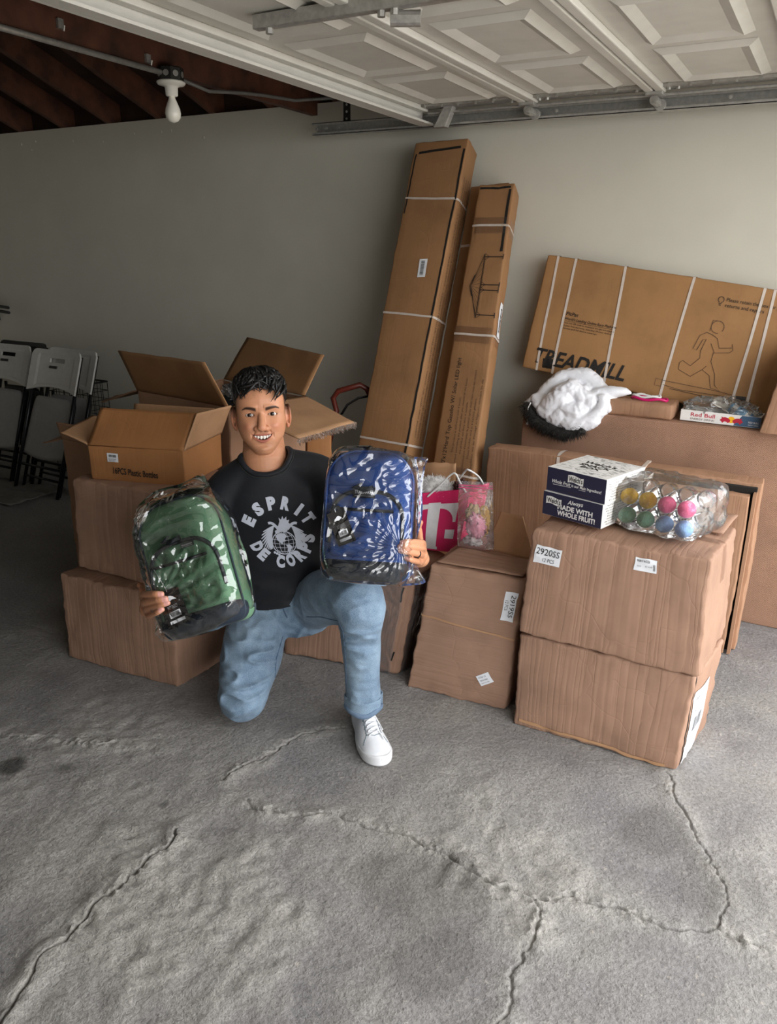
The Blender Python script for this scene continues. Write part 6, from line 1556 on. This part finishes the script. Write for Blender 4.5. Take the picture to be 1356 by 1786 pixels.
mobj('shell', [puff(p) for p in vs], fs, plain('white_quilt', '#e9eaef', 0.38, var=0.03, bump=0.25, bscale=140), jk, smooth=True)
FURD = plain('dark_fur', '#26231f', 0.8, var=0.3, scale=200)
def fur(path, rad, count, ln, wd, seed, droop=0.3):
    r = random.Random(seed); m = MB(); P = [V(p) for p in path]
    for k in range(count):
        u = r.random() * (len(P) - 1); i = min(int(u), len(P) - 2); c = P[i].lerp(P[i + 1], u - i)
        d = V((r.gauss(0, 1), r.gauss(0, 1), r.gauss(0, 1))).normalized(); b = c + d * rad * r.uniform(0.6, 1.0)
        L = ln * r.uniform(0.6, 1.2); tip = b + (d + V((0, 0, -droop)) + V((r.gauss(0, .3), r.gauss(0, .3), r.gauss(0, .3)))).normalized() * L
        s = d.orthogonal().normalized() * wd; q = d.cross(s).normalized() * wd
        mid = (b + tip) / 2 + d * L * 0.08
        m.add([b + s, b - s * 0.5 + q, b - s * 0.5 - q, tip, mid + s * .7, mid - s * .35 + q * .7, mid - s * .35 - q * .7], [(0, 1, 5, 4), (1, 2, 6, 5), (2, 0, 4, 6), (4, 5, 3), (5, 6, 3), (6, 4, 3)])
    return m
fp = [(-1.185, 3.425, 0.855), (-1.14, 3.405, 0.80), (-1.07, 3.395, 0.770), (-0.99, 3.39, 0.752), (-0.91, 3.40, 0.778)]
fm = tubes([(fp, [0.018, 0.024, 0.026, 0.026, 0.02])]); f2 = fur(fp, 0.022, 2600, 0.034, 0.0011, 3, 0.5); fm.add(f2.v, f2.f)
fm.obj('fur_trim', FURD, jk, smooth=True, label='dark grey fur trim')
MB().tube([(-1.157, 3.400, 0.876), (-1.169, 3.400, 0.848), (-1.166, 3.400, 0.779)], 0.0028, 6).lathe([(0.0, 0.0), (0.006, 0.0), (0.006, -0.012), (0.0, -0.012)], (-1.167, 3.400, 0.784), seg=8).obj('drawstring', M['white'], jk, smooth=True)

# pink and white plastic loops on the low carton
t = thing('plastic_loops', (-0.68, 3.53, 0.92), 'pink and white plastic loops lying beside the quilted jacket', 'plastic loops')
PINK = plain('hot_pink_plastic', '#c81766', 0.35)
for k, (cx_, cy_, mt, rx) in enumerate(((-0.655, 3.52, PINK, 0.075), (-0.675, 3.545, M['white'], 0.06))):
    MB().tube([(cx_ + math.cos(a * PI / 12) * rx, cy_ + math.sin(a * PI / 12) * 0.022, 0.925 + 0.006 * k + 0.004 * math.sin(a)) for a in range(24)], 0.006, 8, closed=True).obj('loop', mt, t, smooth=True)

# ------------------------------------------------------------------ drink tray with can and film
class Box8:
    """plain printed box with face coordinates"""
    def __init__(s, o, x, d, w, dp, h):
        s.o = V(o); s.x = V(x).normalized(); s.d = V(d).normalized(); s.z = V((0, 0, 1)); s.w, s.dp, s.h = w, dp, h
    def p(s, a, b, c): return s.o + s.x * a + s.d * b + s.z * c
    def corners(s): return [s.p(0, 0, 0), s.p(s.w, 0, 0), s.p(s.w, s.dp, 0), s.p(0, s.dp, 0), s.p(0, 0, s.h), s.p(s.w, 0, s.h), s.p(s.w, s.dp, s.h), s.p(0, s.dp, s.h)]
    def on(s, f, a, b, off=0.0):
        return {'front': lambda: s.p(a, -off, b), 'right': lambda: s.p(s.w + off, a, b), 'top': lambda: s.p(a, b, s.h + off)}[f]()
    def decal(s, name, f, geo, mat, parent, off=0.0006, **k): return mobj(name, [s.on(f, a, b, off) for a, b in geo[0]], geo[1], mat, parent, **k)
tb_ = Box8((-0.515, 3.500, 0.851), (1, -0.05, 0), (0.05, 1, 0), 0.318, 0.115, 0.046)
t = thing('drink_tray', tb_.p(0.16, 0.06, 0), 'white drink tray with red lettering beside the right-edge carton', 'drink tray')
TRAYW = plain('tray_white', '#e6e4e0', 0.5, var=0.02); RBR = plain('red_print', '#b5213a', 0.5, var=0.02); RBY = plain('yellow_print', '#f0b51d', 0.5, var=0.02); NAVY = plain('navy_print', '#26263f', 0.5, var=0.03); BLU = plain('tray_blue', '#3b5a78', 0.5, var=0.03)
th = 0.003; W_, D_, H_ = tb_.w, tb_.dp, tb_.h; m = MB()
for a0, a1, b0, b1, c1 in ((0, W_, 0, th, H_), (0, W_, D_ - th, D_, H_), (0, th, th, D_ - th, H_), (W_ - th, W_, th, D_ - th, H_), (th, W_ - th, th, D_ - th, th)):
    m.hexa([tb_.p(a0, b0, 0), tb_.p(a1, b0, 0), tb_.p(a1, b1, 0), tb_.p(a0, b1, 0), tb_.p(a0, b0, c1), tb_.p(a1, b0, c1), tb_.p(a1, b1, c1), tb_.p(a0, b1, c1)])
m.obj('tray_body', TRAYW, t)
tb_.decal('printed_text', 'front', place_text('Red Bull', 0.042, 0.021, 0.016, 0.098, 0, bold=0.012), RBR, t)
tb_.decal('printed_text', 'front', place_text('ENERGY DRINK', 0.042, 0.007, 0.008, 0.098), M['ink_soft'], t)
tb_.decal('blue_panel', 'front', ([(0.215, 0.001), (W_, 0.001), (W_, 0.045), (0.245, 0.045)], [(0, 1, 2, 3)]), BLU, t, 0.0004)
tb_.decal('printed_text', 'front', place_text('RED BULL', 0.272, 0.017, 0.007, 0.04, 0, bold=0.01), M['white'], t, 0.0009)
tb_.decal('printed_text', 'front', place_text('ENERGY DRINK', 0.272, 0.007, 0.005, 0.04), M['white'], t, 0.0009)
tb_.decal('sun_mark', 'front', (circ(0.205, 0.023, 0.014, 20)[:-1], [tuple(range(20))]), RBY, t, 0.0007)
bull = [(0.160, 0.018), (0.168, 0.026), (0.165, 0.034), (0.172, 0.030), (0.180, 0.032), (0.190, 0.030), (0.202, 0.022), (0.200, 0.014), (0.193, 0.008), (0.188, 0.013), (0.178, 0.014), (0.172, 0.007), (0.168, 0.012)]
for mir in (0, 1):
    pts = [(x if not mir else 0.412 - x, y) for x, y in bull]; q = list(range(len(pts))); q = q[::-1] if mir else q
    tb_.decal('bull_mark', 'front', (pts, [tuple(q)]), RBR, t, 0.0010 + mir * 0.0001)
# can lying in the tray
ct = thing('drink_can', tb_.p(0.225, 0.06, 0.03), 'silver and blue can lying in the white drink tray', 'can')
ax = (tb_.x * 0.85 + V((0, -0.15, -0.42))).normalized(); c0 = tb_.p(0.185, 0.055, 0.068)
CANB = plain('can_blue', '#7fa3c0', 0.3, 0.6); CANS = plain('can_silver', '#c9cdd2', 0.25, 0.9)
MB().lathe([(0.0, 0.0), (0.020, 0.001), (0.022, 0.005), (0.026, 0.014), (0.026, 0.094), (0.022, 0.105), (0.021, 0.108), (0.0, 0.107)], c0, ax, 24).obj('can_body', CANB, ct, smooth=True)
MB().lathe([(0.0262, 0.014), (0.0262, 0.034)], c0, ax, 24).lathe([(0.0262, 0.074), (0.0262, 0.090)], c0, ax, 24).obj('can_band', CANS, ct, smooth=True)
pp = MB().grid(lambda u, v: tb_.p(0.115 + 0.07 * u, 0.03 + 0.05 * v, 0.045 + 0.035 * (1 - u) + 0.02 * v + 0.006 * noise.noise(V((u * 4, v * 4, 3)))), 10, 8)
o = pp.obj('paper_scrap', plain('cream_paper', '#cfc9bd', 0.8), None, tb_.p(0.15, 0.05, 0.04), smooth=True, label='crumpled cream paper scrap in the drink tray', cat='paper'); o.modifiers.new('t', 'SOLIDIFY').thickness = 0.0015
fbm_ = blob(tb_.p(0.150, 0.060, 0.045), (0.155, 0.05, 0.052), 0.02, 2.6, 9, 60, 36)
fbm_.obj('plastic_film', film('tray_film', (1, 1, 1, 1), 0.03, 0.6, 16, 1.4), None, tb_.p(0.15, 0.06, 0.01), smooth=True, label='loose clear plastic film heaped in the drink tray', cat='plastic film')

# ------------------------------------------------------------------ two snack boxes on the 2920SS carton
SNW = plain('snack_white', '#ecebe8', 0.45, var=0.02)
sb0 = Box8((-0.722, 2.312, 0.722), (0.963, -0.262, 0), (0.262, 0.963, 0), 0.212, 0.225, 0.078)
sb1 = Box8((-0.716, 2.316, 0.8015), (0.958, -0.29, 0), (0.29, 0.958, 0), 0.212, 0.225, 0.078)
def banner(b, a, c, s, t, mat_in, mat_tx):
    top = [(a + s * (i / 10 - 0.5) * 2.2, c + s * 0.42 + s * 0.10 * math.sin(i / 10 * 5.5)) for i in range(11)]; bot = [(x, y - s * 0.95) for x, y in top]
    v = top + bot; f = [(i, i + 11, i + 12, i + 1) for i in range(10)]
    b.decal('banner', 'front', (v, f), mat_in, t, 0.0006)
    b.decal('banner_edge', 'front', stroke2d(top + bot[::-1], s * 0.05, True), mat_tx, t, 0.0009)
    b.decal('printed_text', 'front', place_text("Welch's", a, c - s * 0.33, s * 0.62, s * 1.9, 0.0, 'C', bold=0.02), mat_tx, t, 0.0012)
for k, b in enumerate((sb0, sb1)):
    t = thing('snack_box', b.p(0.1, 0.1, 0), ('lower navy snack box reading MADE WITH WHOLE FRUIT' if k == 0 else 'upper navy and white snack box with script-covered lid'), 'snack box', 'fruit snack boxes on the 2920SS carton')
    MB().hexa(b.corners(), 0.0015).obj('box_body', SNW, t)
    b.decal('front_panel', 'front', rect2d(b.w / 2, b.h / 2, b.w - 0.001, b.h - 0.002), NAVY, t, 0.0003)
    if k == 0:
        banner(b, 0.040, 0.052, 0.026, t, SNW, M['ink'])
        b.decal('printed_text', 'front', place_text('Always', 0.090, 0.052, 0.013, 0.055, 0.05, bold=0.012, shear=0.3), SNW, t)
        b.decal('printed_text', 'front', place_text('MADE WITH', 0.055, 0.030, 0.015, 0.125, 0, bold=0.035), SNW, t)
        b.decal('printed_text', 'front', place_text('WHOLE FRUIT!', 0.055, 0.010, 0.015, 0.135, 0, bold=0.035), SNW, t)
    else:
        banner(b, 0.105, 0.055, 0.026, t, SNW, M['ink'])
        b.decal('printed_text', 'front', place_text('Whole Fruit', 0.020, 0.030, 0.011, 0.068, 0, bold=0.012, shear=0.3), SNW, t)
        b.decal('printed_text', 'front', place_text('is our Main Ingredient!', 0.092, 0.030, 0.009, 0.105, 0, bold=0.012), SNW, t)
        b.decal('underline', 'front', join2d([stroke2d([(0.024, 0.025), (0.09, 0.027)], 0.0012), stroke2d([(0.118, 0.026), (0.142, 0.026)], 0.001)]), SNW, t)
        b.decal('printed_text', 'front', place_text('NATURALLY & ARTIFICIALLY FLAVORED', 0.08, 0.010, 0.003, 0.08), M['ink_soft'], t)
        b.decal('printed_text', 'top', place_text("Welch's", 0.106, 0.125, 0.028, 0.115, 0, 'C', bold=0.03), M['ink'], t)
        b.decal('printed_text', 'top', place_text('SNACK', 0.106, 0.095, 0.022, 0.11, 0, 'C', bold=0.04), M['ink'], t)
        b.decal('printed_text', 'top', place_text('BOX', 0.106, 0.068, 0.020, 0.07, 0, 'C', bold=0.04), M['ink'], t)
        b.decal('lid_frame', 'top', stroke2d([(0.04, 0.055), (0.172, 0.055), (0.172, 0.165), (0.04, 0.165)], 0.0012, True), M['ink'], t)
        r = random.Random(5); g_ = []
        for q in range(150):
            a_, c_ = r.uniform(0.012, 0.2), r.uniform(0.008, 0.217)
            if 0.036 < a_ + 0.008 < 0.18 and 0.05 < c_ < 0.168: continue
            g_.append(place_text(r.choice(('fruit', "Welch's", 'snack', 'berry', 'family', 'grape')), a_, c_, 0.005, 0.017, r.uniform(-0.5, 0.5), 'C', shear=0.3))
        b.decal('script_pattern', 'top', join2d(g_), M['ink'], t, 0.0007)
    r = random.Random(k + 20); g_ = []
    for q in range(8): g_.append(place_text(r.choice(('fruit snacks', "Welch's", 'family farmer owned')), 0.012 + r.random() * 0.02, 0.008 + q * 0.0085, 0.004, 0.16, 0))
    b.decal('printed_text', 'right', join2d(g_), M['ink_soft'], t)

# ------------------------------------------------------------------ shrink-wrapped bottles with coloured lids
px_ = V((0.966, -0.258, 0)); pd_ = V((0.258, 0.966, 0)); p0 = V((-0.497, 2.335, 0.722))
BOTT = film('bottle_plastic', (1, 1, 1, 1), 0.07, 0.1, 20, 1.0)
names = [['green', 'green', 'blue', 'blue'], ['yellow', 'yellow', 'pink', 'pink']]
hexs = {'green': '#86bf9a', 'blue': '#8db8e6', 'yellow': '#ffc81e', 'pink': '#ff6c9a'}
YARN = {k: plain(k + '_lid', v, 0.6, var=0.10, scale=120, bump=0.6, bscale=260) for k, v in hexs.items()}
for row in range(2):
    for cidx in range(4):
        c = p0 + px_ * (0.033 + 0.0605 * cidx) + V((0, 0, 0.032 + 0.061 * row)); kk = names[row][cidx]
        where = ('top' if row else 'bottom') + ' row, ' + ('outer left' if cidx == 0 else 'second from left' if cidx == 1 else 'third from left' if cidx == 2 else 'outer right')
        t = thing('plastic_bottle', c, 'clear bottle with %s lid in the shrink-wrapped pack, %s' % (kk, where), 'bottle', 'bottles in the shrink-wrapped pack')
        MB().lathe([(0.022, 0.020), (0.028, 0.032), (0.0295, 0.045), (0.0295, 0.16), (0.026, 0.172), (0.0, 0.174)], c, pd_, 20).obj('bottle_body', BOTT, t, smooth=True)
        m = MB().lathe([(0.0, -0.020), (0.010, -0.018), (0.018, -0.012), (0.024, 0.0), (0.0255, 0.012), (0.024, 0.022), (0.018, 0.026), (0.0, 0.026)], c + pd_ * 0.006, pd_, 24)
        m.obj('lid', YARN[kk], t, smooth=True)
wr = Carton([p0 + px_ * a + pd_ * b + V((0, 0, c)) for c in (-0.003, 0.142) for a, b in ((-0.006, -0.022), (0.255, -0.022), (0.264, 0.225), (-0.004, 0.225))], r=0.03, bulge=0.004, dent=0.009, crush=0.010, seed=60, cell=0.009)
t = thing('shrink_wrap', p0 + px_ * 0.12 + pd_ * 0.09, 'clear shrink wrap around the pack of lidded bottles', 'shrink wrap')
wr.mesh('wrap', film('shrink_wrap', (1, 1, 1, 1), 0.05, 0.30, 18, 1.2), t)

# ------------------------------------------------------------------ pink shopping bag and zip bag
q4 = [V((-1.325, 2.500, 0.425)), V((-1.105, 2.525, 0.435)), V((-1.062, 2.520, 0.700)), V((-1.325, 2.490, 0.640))]
PKB = plain('pink_bag', '#dc2a66', 0.45, var=0.05, scale=8, bump=0.15, bscale=25)
t = thing('shopping_bag', (-1.2, 2.55, 0.425), 'bright pink shopping bag with white letter T stuffed with fluff', 'shopping bag')
def bagp(u, v, off=0.0):
    p = q4[0].lerp(q4[1], u).lerp(q4[3].lerp(q4[2], u), v)
    return p + V((0.10, -1, 0.1)).normalized() * (0.010 * math.sin(u * PI) * math.sin(v * PI) + 0.005 * noise.noise(V((u * 3, v * 4, 5))) + off)
bd = V((0.03, 0.105, 0.0))
m = MB().grid(bagp, 24, 24); m.grid(lambda u, v: bagp(1, v) + bd * u, 8, 24); m.grid(lambda u, v: bagp(1 - u, v) + bd, 24, 24); m.grid(lambda u, v: bagp(0, v) + bd * (1 - u), 8, 24); m.grid(lambda u, v: bagp(u, 0) + bd * (1 - v), 24, 8)
o = m.obj('bag_body', PKB, t, smooth=False); o.modifiers.new('t', 'SOLIDIFY').thickness = 0.0015
def poly(pts): return ([(x, y) for x, y in pts], [tuple(range(len(pts)))])
def bdecal(name, parts, mat):
    v2, f2 = join2d(parts); v2, f2 = fine(v2, f2, 0.06); mobj(name, [bagp(a, b, 0.002) for a, b in v2], f2, mat, t)
arc = lambda cx, cy, rx, ry, a0, a1, n=10: [(cx + rx * math.cos(a0 + (a1 - a0) * i / n), cy + ry * math.sin(a0 + (a1 - a0) * i / n)) for i in range(n + 1)]
stem = rect2d(0.50, 0.43, 0.19, 0.78)
left = poly([(0.13, 0.80), (0.13, 0.50), (0.175, 0.50)] + arc(0.40, 0.50, 0.225, 0.22, PI, PI / 2) + [(0.42, 0.80)])
right = poly([(0.58, 0.80)] + [(0.58, 0.72)] + arc(0.60, 0.50, 0.225, 0.22, PI / 2, 0) + [(0.87, 0.50), (0.87, 0.80)])
bdecal('letter_mark', [stem, left, right, rect2d(0.50, 0.785, 0.20, 0.03), rect2d(0.22, 0.30, 0.15, 0.15), rect2d(0.80, 0.30, 0.15, 0.15), rect2d(0.5, 0.05, 0.24, 0.05)], plain('bag_white', '#e6e5e6', 0.5, var=0.04))
for s_, off in ((0, 0.0), (1, 1.0)):
    pth = [bagp(0.30, 0.98) + bd * off, bagp(0.42, 1.10) + bd * off, bagp(0.58, 1.28) + bd * off * 0.8, bagp(0.66, 1.30) + bd * off * 0.7, bagp(0.74, 1.16) + bd * off, bagp(0.86, 0.99) + bd * off]
    tb2 = tubes([([tuple(p + V((0.02, 0, -0.005))) for p in pth], 0.0035)]); tb2.obj('handle', M['white'], t, smooth=True)
ff = thing('fluffy_toy', (-1.23, 2.55, 0.58), 'white fluffy toy poking out of the pink shopping bag', 'plush')
m = blob((-1.225, 2.552, 0.635), (0.085, 0.042, 0.075), 0.008, 3, 4); pthf = [(-1.29, 2.55, 0.65), (-1.23, 2.55, 0.68), (-1.16, 2.55, 0.665)]
f2 = fur(pthf, 0.038, 2200, 0.016, 0.0010, 9, 0.0); m.add(f2.v, f2.f); m.obj('fluff', plain('white_fluff', '#e4e2e0', 0.9, var=0.05), ff, smooth=True)
MB().grid(lambda u, v: (-1.34 + 0.18 * u, 2.592 + 0.004 * math.sin(u * 9), 0.56 + 0.185 * v + 0.02 * u + 0.008 * noise.noise(V((u * 5, v * 3, 1)))), 14, 10).obj('paper_sheet', M['card_in'], None, (-1.25, 2.59, 0.56), smooth=True, label='brown wrapping paper standing in the back of the pink bag', cat='wrapping paper').modifiers.new('t', 'SOLIDIFY').thickness = 0.003
blob((-1.115, 2.56, 0.675), (0.032, 0.030, 0.035), 0.012, 5, 8).obj('dark_wrap', plain('brown_pattern', '#54302a', 0.7, var=0.35, scale=60), None, (-1.11, 2.56, 0.64), smooth=True, label='small dark patterned bundle in the top of the pink bag', cat='bundle')

zb = thing('zip_bag', (-1.0, 2.42, 0.508), 'clear zip bag of pink bows standing on the 2919SS carton', 'zip bag')
zf = Fr((-0.995, 2.43, 0.510), (0.90, 0.20, 0.05), (0.20, 0.08, 1.0))
def pillow(u, v, sgn, k=1.0):
    x = (u - 0.5) * 0.135 * (1 - 0.10 * v); z = 0.245 * v; fat = (max(0, math.sin(PI * u)) ** 0.6) * (max(0.0, 1 - (abs(v - 0.36) / 0.58) ** 2.2) if v < 0.94 else 0.0)
    y = sgn * (0.034 * fat + 0.0008) + 0.004 * noise.noise(V((u * 6, v * 7, sgn * 3))) * (1 if 0.02 < u < 0.98 else 0)
    return zf(x * k, y * k, z * k + (1 - k) * 0.11)
m = MB().grid(lambda u, v: pillow(u, v, -1), 40, 50); m.grid(lambda u, v: pillow(1 - u, v, 1), 40, 50)
m.obj('bag_film', film('zip_bag_film', (1, 0.97, 0.98, 1), 0.09, 0.5, 34, 1.2), zb, smooth=True)
for vv in (0.90, 0.935):
    m = MB()
    for sgn in (-1, 1): m.grid(lambda u, v: pillow(u, vv + 0.012 * v, sgn, 1.0) + zf.y * sgn * 0.001, 20, 1)
    m.obj('zip_strip', plain('zip_pink', '#d8507c', 0.4), zb, smooth=True)
PK2 = plain('pale_pink_bow', '#e9a3b4', 0.6, var=0.05, bump=0.3, bscale=60); BEI = plain('beige_sock', '#dfc79b', 0.8)
def bow(name, c, r, mt, seed, label, sc=2.2): return blob(c, r, 0.010, sc, seed, 30, 20).obj(name, mt, None, c, smooth=True, label=label, cat='ribbon' if 'bow' in name else 'cloth')
bow('ribbon_bow', zf(0.004, -0.010, 0.085), (0.036, 0.017, 0.046), PK2, 1, 'pale pink ribbon bow at the front of the zip bag', 4.0)
bow('folded_cloth', zf(-0.010, 0.006, 0.118), (0.028, 0.014, 0.040), BEI, 3, 'cream cloth behind the pink bow in the zip bag')
bow('folded_cloth', zf(0.030, 0.004, 0.10), (0.018, 0.014, 0.055), plain('mustard_cloth', '#d2a84e', 0.8), 5, 'mustard cloth at the right side of the zip bag')
bow('folded_cloth', zf(-0.006, 0.0, 0.026), (0.036, 0.016, 0.018), plain('white_tissue', '#e8e4e0', 0.8), 7, 'white tissue in the bottom of the zip bag')
